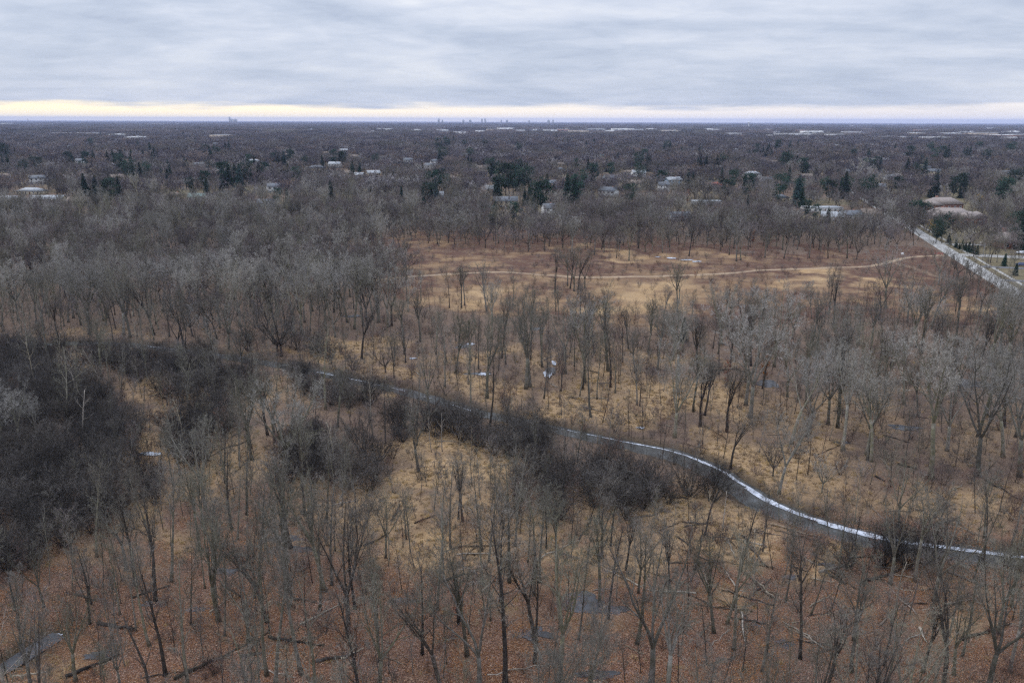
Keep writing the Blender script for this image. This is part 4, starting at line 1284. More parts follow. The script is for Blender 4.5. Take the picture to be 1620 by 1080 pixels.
def scatter():
    cell = 3.0
    grid = {}
    for q in PL:
        grid.setdefault((int(q[2] // cell), int(q[3] // cell)), []).append((q[2], q[3], 1.6))
    rnd = random.Random(5)
    g_ = np.random.default_rng(5)
    n_ = 75000
    YS = 50 + 605 * g_.random(n_) ** 0.62
    XS = (g_.random(n_) * 2 - 1) * (YS * .70 + 28)
    PXS, PYS = proj(XS, YS, 0)
    WOB = fbm(XS / 15., YS / 15., 2) - .5
    SCL = np.maximum(.05, (PYS - 190) / 500)
    PXS = PXS + WOB * 120 * SCL
    PYS = PYS + WOB * 60 * SCL
    DCR = np.minimum(poly_dist(CREEK, XS, YS)[0] - CW, poly_dist(CREEK2, XS, YS)[0] - CW2)
    DPA = poly_dist(PATH, XS, YS)[0]
    DK = np.zeros(n_, bool)
    for P in DARKW:
        DK |= in_poly(P, XS + WOB * 14, YS + WOB * 14)
    for cx, cy_, rx, ry in ((130, 590, 55, 13), (262, 622, 34, 22), (238, 690, 26, 26), (330, 700, 30, 14), (700, 724, 78, 18), (795, 750, 48, 18), (640, 795, 50, 18)):
        DK &= ~(((PXS - cx) / rx) ** 2 + ((PYS - cy_) / ry) ** 2 < 1)
    CLU = fbm(XS / 11 + 60, YS / 11, 3)
    ST, TT = road_st(XS, YS)
    for k in range(n_):
        if DCR[k] < .6 or DPA[k] < 2.6:
            continue
        x, y, px, py, s, t = float(XS[k]), float(YS[k]), float(PXS[k]), float(PYS[k]), float(ST[k]), float(TT[k])
        sp, mixs = zone(x, y, px, py, DK[k])
        if not mixs:
            continue
        tot = sum(w for _, w in mixs)
        r = rnd.random() * tot
        for L, w in mixs:
            r -= w
            if r <= 0:
                break
        if L == '.' or (L == 'R' and 380 < py < 510 and CLU[k] < .5):
            continue
        if L in 'DR':
            sp *= .6
        elif L == 'P':
            sp *= 1.35
        if x > 60 and -RW - 2.0 < t < RW + 2:
            continue
        if x > 60 and t > 0 and (y < 370 or L in 'DRE' or t < 8):
            if rnd.random() > 0.05 or t < 9 or abs(s - SX) < 8:
                continue
        if x > 60 and abs(s - SX) < 7 and t > 0:
            continue
        if y > 400 and L != 'D' and near_house(x, y):
            continue
        # tall trees keep back from the verge of the road
        if x > 60 and -22 < t < -RW and L in 'AFPm' and 0 < s:
            continue
        cx, cy_ = int(x // cell), int(y // cell)
        m_ = int(sp // cell) + 1
        ok = True
        for i in range(cx - m_, cx + m_ + 1):
            for j in range(cy_ - m_, cy_ + m_ + 1):
                for (qx, qy, qs) in grid.get((i, j), ()):
                    if (qx - x) ** 2 + (qy - y) ** 2 < (min(sp, qs * 1.6 if L in 'DR' else sp)) ** 2:
                        ok = False
                        break
                if not ok:
                    break
            if not ok:
                break
        if not ok:
            continue
        grid.setdefault((cx, cy_), []).append((x, y, sp))
        s_ = rnd.uniform(.72, 1.12)
        if L == 'D':
            s_ = rnd.uniform(.6, 1.25)
        if L == 'P' and py < 560:
            s_ *= .85
        if L in 'AFP':
            s_ *= 0.93 if py < 700 else 0.86
        if 560 < px < 1130 and 430 < py < 575 and L in 'AFPD':
            s_ *= .78
        if L == 'E':
            s_ = rnd.uniform(.8, 1.3)
        if L == 'R' and py < 500:
            s_ *= .62
        if L == 'm':
            s_ *= .92 if y < 540 else .78
        put(L, x, y, s=s_, lean=rnd.gauss(0, .045 if L in 'AFD' else .03))


scatter()
# the road runs off under the crowns of the trees that line it
_r = random.Random(62)
for _s in range(-22, -620, -8):
    for _t in (-5.6, 5.8):
        p = RA + RD * (_s + _r.uniform(-2, 2)) + RN * (_t + _r.uniform(-.6, .6))
        put('m', p.x, p.y, s=_r.uniform(.8, 1.05))
# brush leaning over both banks of the creek
_r = random.Random(61)
for p, q in zip(CREEK[:-1], CREEK[1:]):
    L_ = math.hypot(q[0] - p[0], q[1] - p[1])
    for _ in range(int(L_ / 1.5)):
        t_ = _r.random()
        sd = _r.choice((-1, -1, 1))
        o_ = sd * (CW * float(cwf(p[0])) + _r.uniform(.5, 2.6))
        x_, y_ = p[0] + (q[0] - p[0]) * t_ - (q[1] - p[1]) / L_ * o_, p[1] + (q[1] - p[1]) * t_ + (q[0] - p[0]) / L_ * o_
        if _r.random() < (.5 if p[0] < 25 else .28):
            put(_r.choice('REDR') if sd < 0 else 'R', x_, y_, s=_r.uniform(.35, .75))

# ------------------------------------------------------------------ far growth: only in the masses
FAR = []           # proto, x, y, scale


def far_growth():
    rnd = random.Random(77)
    P = T['m'] + T['f'] * 2
    y = 655.0
    g = 1.0
    while y < 3300:
        sp = 10.2 if y < 1300 else 11.2 if y < 2200 else 12.5
        hw = y * .68 + 30
        k = int(2 * hw / sp)
        far = T['f'] if y > 950 else T['m'] + T['f']
        for i in range(k):
            x = -hw + (i + rnd.random()) * sp
            yy = y + rnd.uniform(-.5, .5) * sp
            dn = fbm(np.array([x / 130.]), np.array([yy / 130.]), 2)[0]
            if rnd.random() > 0.62 + dn * .55:
                continue
            if rnd.random() < .992 and near_house(x, yy):
                continue
            s, t = road_st(x, yy)
            if x > 0 and abs(t) < 6:
                continue
            tone = fbm(np.array([x / 70. + 31]), np.array([yy / 140.]), 2)[0] + rnd.gauss(0, .12)
            FAR.append((far[int(min(max((tone - .5) * 1.8 + .5, 0), .999) * len(far))], x, yy, rnd.uniform(.6, 1.15) * (.8 + .4 * dn)))
        y += sp * .92
    return


far_growth()


# clumps of crowns for the last kilometres
def clump(seed, n_, mt_):
    rnd = random.Random(seed)
    tb = MB()
    for i in range(n_):
        cx, cy_ = rnd.uniform(-45, 45), rnd.uniform(-45, 45)
        H, rr = rnd.uniform(10, 16), rnd.uniform(4, 7)
        for j in range(60):
            u = rnd.uniform(-.5, 1)
            az = rnd.uniform(0, 6.28)
            q = math.sqrt(max(0, 1 - u * u))
            c = (cx + rr * q * math.cos(az) * .9, cy_ + rr * q * math.sin(az) * .9, H - rr * .8 + rr * u * .8)
            d = off_axis((0, 0, 1), rnd.uniform(0, 1.2), rnd.uniform(0, 6.28))
            tb.sliver(c, (c[0] + d[0] * 2.6, c[1] + d[1] * 2.6, c[2] + d[2] * 2.0), 1.1, .3, rnd)
        tb.sliver((cx, cy_, 0), (cx, cy_, H * .7), .6, .4, rnd)
    ob = bpy.data.objects.new('clump', tb.mesh('clump', M[mt_]))
    PROTO.append(dict(key='clump', H=14, ob=ob, words='', mw=mt_, mt=mt_))
    return len(PROTO) - 1


CL = [clump(1, 60, 'twig_mauve'), clump(2, 60, 'twig_mauve'), clump(3, 55, 'twig_grey'), clump(4, 60, 'twig_dark')]


WARE = [(1255, 212, 60, 'white'), (1235, 214, 46, 'white'), (1290, 208, 40, 'white'), (1325, 213, 34, 'white'), (1355, 209, 44, 'grey'), (1395, 216, 40, 'white'), (1415, 217, 60, 'white'), (1440, 211, 36, 'tan'), (1465, 206, 30, 'brick'), (1480, 217, 36, 'white'), (1502, 211, 30, 'grey'), (1530, 208, 38, 'white'), (1562, 211, 44, 'tan'),
        (1585, 214, 40, 'brick'), (1600, 208, 26, 'white'), (1615, 213, 30, 'grey'), (1130, 205, 20, 'white'), (1120, 204, 12, 'white'), (1060, 207, 36, 'tan'), (1035, 204, 26, 'white'), (1010, 205, 26, 'grey'), (985, 204, 34, 'white'), (965, 207, 20, 'white'), (940, 204, 30, 'grey'), (915, 207, 30, 'tan'), (890, 205, 30, 'brick'), (870, 206, 22, 'white'),
        (845, 205, 22, 'white'), (820, 206, 20, 'grey'), (800, 203, 26, 'white'), (780, 205, 20, 'tan'), (760, 207, 14, 'white'), (726, 209, 20, 'white'), (700, 206, 16, 'grey'), (660, 205, 18, 'white'), (608, 204, 22, 'white'), (590, 208, 14, 'grey'), (350, 214, 26, 'tan'), (245, 196, 26, 'white'), (290, 196, 22, 'white'), (70, 196, 20, 'white'), (12, 195, 16, 'white'),
        (95, 211, 30, 'tan'), (120, 211, 24, 'grey'), (146, 211, 24, 'tan'), (185, 213, 16, 'white'), (215, 217, 14, 'white'), (1400, 198, 26, 'grey'), (1345, 199, 24, 'white'), (1455, 196, 14, 'white'), (1180, 200, 14, 'grey'), (1215, 205, 22, 'tan'), (1160, 211, 20, 'grey'), (1270, 206, 26, 'brick'), (1510, 202, 24, 'white'), (1565, 203, 24, 'grey'), (545, 207, 14, 'white'), (490, 205, 14, 'grey'),
        (1600, 218, 26, 'grey'), (1545, 217, 22, 'tan'), (1370, 204, 26, 'brick'), (1225, 209, 20, 'grey')]
WARE_XY = []
for px, py, wpx, c in WARE:
    _p = at(px, max(py, 195.5), 11)
    WARE_XY.append((_p.x, _p.y, wpx / FPX * _p.y))


def near_ware(x, y):
    return any(-900 < y - wy < 70 and abs(x - wx * y / wy) < ww / 2 + 25 for wx, wy, ww in WARE_XY)


def far_clumps():
    rnd = random.Random(78)
    y = 3340.0
    while y < 17000:
        sp = 78 if y < 6000 else 105 if y < 10000 else 170
        hw = y * .68 + 30
        for i in range(int(2 * hw / sp)):
            x = -hw + (i + rnd.random()) * sp
            yy = y + rnd.uniform(-.5, .5) * sp
            b = fbm(np.array([x / 900.]), np.array([yy / 500. + 7]), 2)[0]
            open_ = 3600 < yy < 7500 and x > -600 and b > .47
            if open_ and rnd.random() < .75:
                continue
            if rnd.random() < .12 or near_ware(x, yy):
                continue
            FAR.append((rnd.choice(CL), x, yy, rnd.uniform(.85, 1.3)))
        y += sp * (.9 if y < 6000 else 1.3)


far_clumps()

# ------------------------------------------------------------------ masses: one object each, copies set on points
def mass(name, rows, label=None, cat=None):
    """rows: (source object, x, y, z, scale, turn, tilt)"""
    me = bpy.data.meshes.new(name)
    me.vertices.add(len(rows))
    me.vertices.foreach_set('co', np.array([[r[1], r[2], r[3]] for r in rows], np.float32).ravel())
    srcs = []
    ids = {}
    for r in rows:
        if r[0].name not in ids:
            ids[r[0].name] = len(srcs)
            srcs.append(r[0])
    a = me.attributes.new('src', 'INT', 'POINT')
    a.data.foreach_set('value', np.array([ids[r[0].name] for r in rows], np.int32))
    a = me.attributes.new('sz', 'FLOAT_VECTOR', 'POINT')
    a.data.foreach_set('vector', np.array([[r[4], r[4], r[4] * (.86 + .3 * ((i * 0.618034) % 1.0))] for i, r in enumerate(rows)], np.float32).ravel())
    a = me.attributes.new('turn', 'FLOAT_VECTOR', 'POINT')
    a.data.foreach_set('vector', np.array([[r[6], r[6] * .5, r[5]] for r in rows], np.float32).ravel())
    o = link(name, me)
    ng = bpy.data.node_groups.new(name, 'GeometryNodeTree')
    ng.interface.new_socket('Geometry', in_out='INPUT', socket_type='NodeSocketGeometry')
    ng.interface.new_socket('Geometry', in_out='OUTPUT', socket_type='NodeSocketGeometry')
    N = ng.nodes
    L = ng.links
    gi, go = N.new('NodeGroupInput'), N.new('NodeGroupOutput')
    at_ = {}
    for nm, ty in (('src', 'INT'), ('sz', 'FLOAT_VECTOR'), ('turn', 'FLOAT_VECTOR')):
        q = N.new('GeometryNodeInputNamedAttribute')
        q.data_type = ty
        q.inputs[0].default_value = nm
        at_[nm] = next(s for s in q.outputs if s.enabled and s.name == 'Attribute')
    er = N.new('FunctionNodeEulerToRotation')
    L.new(at_['turn'], er.inputs[0])
    jn = N.new('GeometryNodeJoinGeometry')
    for i, s_ in enumerate(srcs):
        oi = N.new('GeometryNodeObjectInfo')
        oi.inputs['Object'].default_value = s_
        oi.transform_space = 'ORIGINAL'
        cmp_ = N.new('FunctionNodeCompare')
        cmp_.data_type = 'INT'
        cmp_.operation = 'EQUAL'
        ia, ib = [s for s in cmp_.inputs if s.enabled and s.type == 'INT'][:2]
        L.new(at_['src'], ia)
        ib.default_value = i
        ip = N.new('GeometryNodeInstanceOnPoints')
        L.new(gi.outputs[0], ip.inputs['Points'])
        L.new(cmp_.outputs['Result'], ip.inputs['Selection'])
        L.new(oi.outputs['Geometry'], ip.inputs['Instance'])
        L.new(er.outputs[0], ip.inputs['Rotation'])
        L.new(at_['sz'], ip.inputs['Scale'])
        L.new(ip.outputs[0], jn.inputs[0])
    L.new(jn.outputs[0], go.inputs[0])
    md = o.modifiers.new('growth', 'NODES')
    md.node_group = ng
    tag(o, label, cat, kind='stuff')
    return o


# ------------------------------------------------------------------ labels
ORD = ['', 'first', 'second', 'third', 'fourth', 'fifth', 'sixth', 'seventh', 'eighth', 'ninth', 'tenth', 'eleventh', 'twelfth', 'thirteenth', 'fourteenth', 'fifteenth', 'sixteenth',
       'seventeenth', 'eighteenth', 'nineteenth', 'twentieth'] + ['twenty-' + q for q in ('first', 'second', 'third', 'fourth', 'fifth', 'sixth', 'seventh', 'eighth', 'ninth')] + ['thirtieth'] + \
      ['thirty-' + q for q in ('first', 'second', 'third', 'fourth', 'fifth', 'sixth', 'seventh', 'eighth', 'ninth')] + ['fortieth']
LAB = []           # (object, description, where, px, py)


def region(px, py, x, y):
    if x > 60 and y > 200:
        s, t = road_st(x, y)
        if t > 0 and y < 560:
            return 'beside the road'
        if t > -26 and py < 540:
            return 'on the meadow verge'
    for i, P in enumerate(DARKW[:3] + DARKW[7:8]):
        if in_poly(P, np.array([x]), np.array([y]))[0]:
            return 'in the dark thicket'
    if py < 340:
        return 'among the far houses'
    if py < 412:
        return 'along the far meadow edge' if px > 600 else 'in the far grey wood'
    if py < 500:
        return 'in the russet meadow' if px > 640 else 'in the far grey wood'
    yc = np.interp(px, [p[0] for p in CRK], [p[1] for p in CRK])
    if abs(py - yc) < 22:
        return 'on the icy creek bank'
    if py < yc:
        return 'beyond the icy creek'
    if py < 860:
        return 'by the straw clearings'
    return 'on rust leaf litter'


CRK = sorted([tuple(float(v) for v in proj(p[0], p[1], 0)) for p in CREEK])


def want_label(o, desc, px, py, x, y, where=None):
    LAB.append((o, desc, where if where is not None else region(px, py, x, y), px, py))


def finish_labels():
    by = {}
    for r in LAB:
        by.setdefault((r[1], r[2]), []).append(r)
    for (desc, where), rows in by.items():
        if len(rows) == 1:
            rows[0][0]['label'] = f'{desc} {where}'
            continue
        rows.sort(key=lambda r: -r[4])
        nr = max(1, math.ceil(len(rows) / 12))
        step = math.ceil(len(rows) / nr)
        for k in range(nr):
            part = sorted(rows[k * step:(k + 1) * step], key=lambda r: -r[3])
            for i, r in enumerate(part):
                rw = f', {ORD[k + 1]} row up' if nr > 1 else ''
                if len(part) == 1:
                    r[0]['label'] = f'{desc} {where}{rw}'
                else:
                    r[0]['label'] = f'{desc} {where}{rw}, {ORD[i + 1]} from the road'


# ------------------------------------------------------------------ trees as things
NAME = {'A': 'bare_tree', 'F': 'bare_tree', 'P': 'bare_tree', 'B': 'bare_tree', 'm': 'bare_tree', 'D': 'sapling', 'E': 'bare_shrub', 'R': 'bare_shrub', 'S': 'dead_tree', 'C': 'conifer_tree', 'Q': 'conifer_tree',
        'K': 'arborvitae', 'Y': 'willow_tree', 'O': 'leafy_oak'}
CAT = {'bare_tree': 'tree', 'sapling': 'sapling', 'bare_shrub': 'shrub', 'dead_tree': 'dead tree', 'conifer_tree': 'conifer', 'arborvitae': 'hedge shrub', 'willow_tree': 'willow', 'leafy_oak': 'young oak'}
GRP = {'bare_tree': 'bare trees of the flooded woodland', 'sapling': 'saplings between the trees', 'bare_shrub': 'bare shrubs of the thickets', 'dead_tree': 'dead standing trees', 'conifer_tree': 'evergreens among the houses',
       'arborvitae': 'evergreen shrubs by the road', 'willow_tree': 'golden willows', 'leafy_oak': 'young oaks keeping russet leaves'}
rows_by = {}
X_ = np.array([p[2] for p in PL])
Y_ = np.array([p[3] for p in PL])
Z_ = height(X_, Y_)
PX, PY = proj(X_, Y_, Z_)
HH = np.array([PROTO[p[1]]['H'] * p[4] for p in PL])
TX, TY = proj(X_, Y_, Z_ + HH)
for i, p in enumerate(PL):
    vis = max(0, min(PY[i], 1080) - max(TY[i], 0))
    if PX[i] < -15 or PX[i] > 1635 or TY[i] > 1075:
        vis = 0
    rows_by.setdefault(NAME[p[0]], []).append((vis, i))
rest = {'bare_tree': [], 'sapling': [], 'bare_shrub': []}
counts = {}
for nm, rows in rows_by.items():
    rows.sort(reverse=True)
    keep = [r for r in rows if r[0] > 0][:300]
    ks = set(r[1] for r in keep)
    counts[nm] = (len(keep), len(rows))
    for vis, i in rows:
        L, k, x, y, s, rz, tl, hr = PL[i]
        P = PROTO[k]
        if i not in ks:
            if nm in rest:
                rest[nm].append((P['ob'], x, y, float(Z_[i]), s, rz, tl))
            elif vis > 0 or nm == 'dead_tree':
                rest['bare_tree'].append((P['ob'], x, y, float(Z_[i]), s, rz, tl))
            continue
        e = empty(nm, (x, y, float(Z_[i])), rz, tl, tl * .5, s)
        tk = link('trunk', P['wm'], e)
        cr = link({'C': 'foliage', 'Q': 'foliage', 'K': 'foliage', 'O': 'foliage'}.get(L, 'crown'), P['tm'], e)
        tag(e, None, CAT[nm], GRP[nm])
        h = float(HH[i])
        if nm == 'bare_tree':
            sz = 'lofty' if h > 22 else 'tall' if h > 16.5 else 'mid-sized' if h > 12 else 'short'
            cl = {'twig_olive': 'olive-grey', 'far_purple': 'purplish', 'twig_grey': 'grey', 'twig_mauve': 'mauve-grey', 'twig_pale': 'pale'}[P['mt']]
            sh = {'A': 'slender', 'F': 'forked', 'P': 'cottonwood-like', 'B': 'spreading', 'm': 'round-crowned'}[L]
            desc = f'{sz} {sh} {cl} tree'
        elif nm == 'sapling':
            cl = {'twig_olive': 'olive', 'twig_grey': 'grey', 'twig_mauve': 'mauve', 'twig_red': 'reddish'}[P['mt']]
            desc = f"{'long' if h > 8.5 else 'small'} thin {cl} sapling"
        elif nm == 'bare_shrub':
            cl = {'twig_black': 'black', 'twig_dark': 'charcoal', 'twig_red': 'reddish', 'twig_mauve': 'mauve', 'twig_grey': 'grey'}[P['mt']]
            desc = f"{'big' if h > 4.8 else 'mid-sized' if h > 2.8 else 'low'} {cl} bare shrub"
        elif nm == 'dead_tree':
            desc = f"{'tall' if h > 11 else 'short'} {'blackened' if P['mw'] == 'bark_black' else 'pale'} dead tree"
        elif nm == 'conifer_tree':
            desc = f"{'tall' if h > 16 else 'small'} {'blue-green' if P['mt'] == 'needle_blue' else 'dark green'} {'spired' if L == 'C' else 'bushy'} conifer"
        else:
            desc = {'arborvitae': 'clipped dark evergreen shrub', 'willow_tree': 'round golden-twigged willow', 'leafy_oak': 'small oak with russet leaves'}[nm]
        want_label(e, desc, float(PX[i]), float(PY[i]), x, y)
import time as _t; print('PLANTS', counts, 'far', len(FAR))

fx = np.array([f[1] for f in FAR])
rr_ = random.Random(3)
rows = rest['bare_tree'] + [(PROTO[f[0]]['ob'], f[1], f[2], 0.0, f[3], rr_.uniform(0, 6.28), 0.0) for f in FAR]
mass('woodland', rows, 'mauve-grey bare woodland stretching to the horizon', 'woodland')
mass('sapling_growth', rest['sapling'], 'thin bare saplings filling in between the trees', 'saplings')
mass('thicket', rest['bare_shrub'], 'tangle of bare shrubs under the trees', 'thicket')

# ------------------------------------------------------------------ ground litter: tufts, fallen leaves, brush
def tuft(seed):
    rnd = random.Random(seed)
    t = MB()
    for i in range(34):
        az = rnd.uniform(0, 6.28)
        r = rnd.uniform(0, .35)
        p = (math.cos(az) * r, math.sin(az) * r, -.03)
        L = rnd.uniform(.18, .5)
        d = off_axis((0, 0, 1), rnd.uniform(.3, 1.35), rnd.uniform(0, 6.28))
        t.sliver(p, (p[0] + d[0] * L, p[1] + d[1] * L, p[2] + d[2] * L), .045, .01, rnd)
    return bpy.data.objects.new('grass_tuft', t.mesh('grass_tuft', M['straw']))


M['leaf'] = bark('leaf', (0.20, 0.085, 0.045), (0.34, 0.17, 0.095), 0.35, 9.0)
M['leaf_pale'] = bark('leaf_pale', (0.34, 0.22, 0.15), (0.46, 0.33, 0.24), 0.3, 9.0)


def leaves(seed):
    rnd = random.Random(seed)
    t = MB()
    mi_ = []
    for i in range(150):
        p = (rnd.gauss(0, 1.0), rnd.gauss(0, 1.0), rnd.uniform(.02, .07))
        az = rnd.uniform(0, 6.28)
        L = rnd.uniform(.07, .15)
        c, s = math.cos(az), math.sin(az)
        k = rnd.uniform(-.06, .06)
        t.poly([p, (p[0] + L * .5 * c - L * .4 * s, p[1] + L * .5 * s + L * .4 * c, p[2] + abs(k)), (p[0] + L * c, p[1] + L * s, p[2] + k * .5), (p[0] + L * .5 * c + L * .4 * s, p[1] + L * .5 * s - L * .4 * c, p[2] + .02)],
               [(0, 3, 2, 1)])
        mi_.append(1 if rnd.random() < .22 else 0)
    me = mkmesh('leaf_patch', t.v, t.f, [M['leaf'], M['leaf_pale']], mi_)
    return bpy.data.objects.new('leaf_patch', me)


TU = [tuft(i) for i in range(4)]
LV = [leaves(i) for i in range(4)]
rnd = random.Random(21)
N_ = 42000
gy = 62 + 175 * np.random.default_rng(4).random(N_) ** .8
gx = (np.random.default_rng(5).random(N_) * 2 - 1) * (gy * .68 + 8)
gpx, gpy = proj(gx, gy, 0)
nx = (fbm(gx / 13, gy / 13, 3) - .5)
ny = (fbm(gx / 13 + 40, gy / 13 + 3, 3) - .5)
sc = np.clip((gpy - 190) / 500, .02, 2)
wx, wy = gpx + nx * 190 * sc, gpy + ny * 110 * sc
gold = np.zeros_like(gx)
for cx, cy_, rx, ry, s in GOLD + MEADOW_GOLD:
    gold = np.maximum(gold, ell(wx, wy, cx, cy_, rx, ry, .5) * s)
dcr = np.minimum(poly_dist(CREEK, gx, gy)[0] - CW, poly_dist(CREEK2, gx, gy)[0] - CW2)
gz = height(gx, gy)
ok = dcr > .8
ra = np.random.default_rng(6).random(N_)
rows_t, rows_l, rows_b = [], [], []
for i in np.nonzero(ok)[0]:
    q = (float(gx[i]), float(gy[i]), float(gz[i]))
    if ra[i] < gold[i] * .8 + .05:
        rows_t.append((TU[i % 4], *q, .7 + float(ra[(i * 7) % N_]) * .9, float(ra[(i * 3) % N_]) * 6.28, 0.0))
    elif gpy[i] > 730 and ra[i] < np.clip((gpy[i] - 730) / 260, 0, .5) + .04:
        rows_l.append((LV[i % 4], q[0], q[1], q[2], 1.0, float(ra[(i * 3) % N_]) * 6.28, 0.0))
    elif ra[i] > .955:
        P = PROTO[T['R'][i % 4]]
        rows_b.append((P['ob'], q[0], q[1], q[2], .16 + .32 * float(ra[(i * 7) % N_]), float(ra[(i * 3) % N_]) * 6.28, 0.0))
print('LITTER', len(rows_t), len(rows_l), len(rows_b))
mass('dry_grass', rows_t, 'flattened straw-coloured grass of the clearings', 'grass')
mass('fallen_leaves', rows_l, 'rust and tan oak leaves covering the forest floor', 'leaves')
mass('undergrowth', rows_b, 'knee-high bare brush on the forest floor', 'undergrowth')

# ------------------------------------------------------------------ fallen logs
LOGS = [(1175, 848, 1188, 890, .16, 1), (1150, 855, 1163, 884, .13, 1), (1174, 849, 1214, 900, .2, 0), (1178, 905, 1222, 945, .2, 0), (1196, 918, 1232, 950, .18, 1), (1190, 895, 1213, 920, .12, 1), (1218, 830, 1300, 852, .22, 0), (1225, 840, 1318, 862, .14, 0),
        (1295, 905, 1352, 893, .24, 1), (1308, 907, 1338, 926, .22, 0), (1362, 922, 1425, 903, .26, 0), (1280, 957, 1318, 938, .12, 1), (1284, 915, 1320, 921, .12, 1), (1172, 966, 1179, 1015, .16, 1), (1180, 948, 1212, 966, .08, 0), (1455, 993, 1465, 1016, .2, 1),
        (1382, 896, 1420, 900, .16, 1), (1250, 895, 1278, 905, .14, 0), (1080, 826, 1135, 831, .15, 0), (105, 1074, 190, 1040, .26, 0), (278, 1082, 405, 1015, .24, 0), (155, 987, 215, 999, .3, 0), (424, 1013, 514, 1026, .2, 0), (500, 1050, 560, 1040, .26, 0), (380, 1044, 415, 1038, .24, 0),
        (540, 1046, 576, 1030, .2, 1), (763, 967, 796, 957, .16, 0), (726, 888, 754, 858, .14, 0), (705, 917, 747, 902, .2, 0), (702, 868, 760, 851, .12, 0), (762, 938, 785, 912, .16, 1), (620, 822, 632, 798, .2, 0), (655, 825, 690, 812, .12, 0), (180, 687, 232, 674, .2, 0),
        (270, 702, 306, 690, .26, 0), (301, 734, 345, 714, .14, 0), (350, 709, 400, 693, .14, 0), (688, 700, 758, 703, .12, 1), (1231, 712, 1260, 717, .1, 0), (210, 945, 270, 928, .18, 0), (355, 880, 375, 865, .2, 0), (1398, 690, 1440, 702, .16, 0), (920, 643, 955, 653, .22, 0), (1160, 583, 1190, 590, .2, 0),
        (1290, 720, 1330, 705, .12, 0), (1420, 735, 1450, 742, .2, 0), (1385, 752, 1400, 760, .2, 0), (1560, 760, 1610, 790, .18, 0), (740, 555, 765, 570, .18, 0), (860, 570, 890, 560, .18, 1), (1130, 585, 1170, 583, .2, 0), (455, 945, 500, 955, .2, 0), (575, 860, 610, 845, .2, 0),
        (800, 722, 820, 727, .2, 0), (410, 1062, 470, 1078, .1, 1), (330, 1050, 400, 1028, .08, 1), (20, 1070, 80, 1062, .15, 1), (120, 940, 150, 950, .2, 0), (600, 1040, 640, 1052, .1, 0), (1000, 820, 1040, 815, .2, 0), (1070, 850, 1100, 870, .14, 0), (1500, 905, 1560, 930, .2, 0), (1520, 1010, 1600, 985, .18, 0),
        (1120, 1050, 1170, 1035, .1, 0), (990, 1020, 1020, 1035, .12, 0), (640, 940, 660, 960, .12, 0)]


def fallen_log(x0, y0, x1, y1, r, pale, seed):
    rnd = random.Random(seed)
    L = math.hypot(x1 - x0, y1 - y0)
    az = math.atan2(y1 - y0, x1 - x0)
    z0, z1 = hz(x0, y0), hz(x1, y1)
    e = empty('fallen_log', ((x0 + x1) / 2, (y0 + y1) / 2, (z0 + z1) / 2 + r * .55), az, 0, -math.atan2(z1 - z0, L))
    w = MB()
    k = 7
    P = [((i / k - .5) * L, rnd.gauss(0, .018) * L, rnd.uniform(-.01, .02) * L if 0 < i < k else 0) for i in range(k + 1)]
    P[-1] = (P[-1][0], P[-1][1], .15)
    w.tube(P, [r * (1 - .6 * i / k) for i in range(k + 1)], 7)
    m_ = M['bark_dead'] if pale else M['log_bark'] if rnd.random() < .6 else M['log_dark']
    w.build('trunk', m_, e, True)
    for j in range(2 if L < 5 else 4):
        b_ = MB()
        t = rnd.uniform(.3, .95)
        q = along(P, [(1, 0, 0)] * (k + 1), t)[0]
        d = off_axis((1, 0, 0), rnd.uniform(.4, 1.0), rnd.uniform(0, 6.28))
        l = rnd.uniform(.12, .3) * min(L, 9)
        p2 = (q[0] + d[0] * l * .5, q[1] + d[1] * l * .5, q[2] + abs(d[2]) * l * .4)
        b_.tube([q, p2, (p2[0] + d[0] * l * .5, p2[1] + d[1] * l * .5 + rnd.gauss(0, .2), max(p2[2] + d[2] * l * .2, -.05))], [r * .35, r * .22, .015], 4)
        b_.build('branch', m_, e, True)
    tag(e, None, 'log', 'fallen trunks on the forest floor')
    cx, cy_ = (x0 + x1) / 2, (y0 + y1) / 2
    a, b = proj(cx, cy_, 0)
    desc = f"{'long' if L > 7 else 'short'} {'bleached' if pale else 'weathered'} {'thick ' if r > .19 else 'thin '}fallen log"
    want_label(e, desc, float(a), float(b), cx, cy_)


sd_ = 0
for px0, py0, px1, py1, r, pale in LOGS:
    a, b = at(px0, py0), at(px1, py1)
    sd_ += 1
    fallen_log(a.x, a.y, b.x, b.y, r, pale, sd_)
rnd = random.Random(99)
k = 0
while k < 185:
    y = rnd.uniform(76, 200)
    x = rnd.uniform(-1, 1) * y * .66
    if k > 110:
        y = rnd.uniform(82, 118)
        x = rnd.uniform(.2, .66) * y
    a, b = proj(x, y, 0)
    L = rnd.uniform(3, 9)
    az = rnd.uniform(0, 3.14)
    x1, y1 = x + math.cos(az) * L, y + math.sin(az) * L
    if any(poly_dist(Q, np.array([xx]), np.array([yy]))[0][0] < 5 for Q in (CREEK, CREEK2) for xx, yy in ((x, y), (x1, y1), ((x + x1) / 2, (y + y1) / 2))):
        continue
    sd_ += 1
    k += 1
    fallen_log(x, y, x1, y1, rnd.uniform(.06, .16), rnd.random() < .3, sd_)

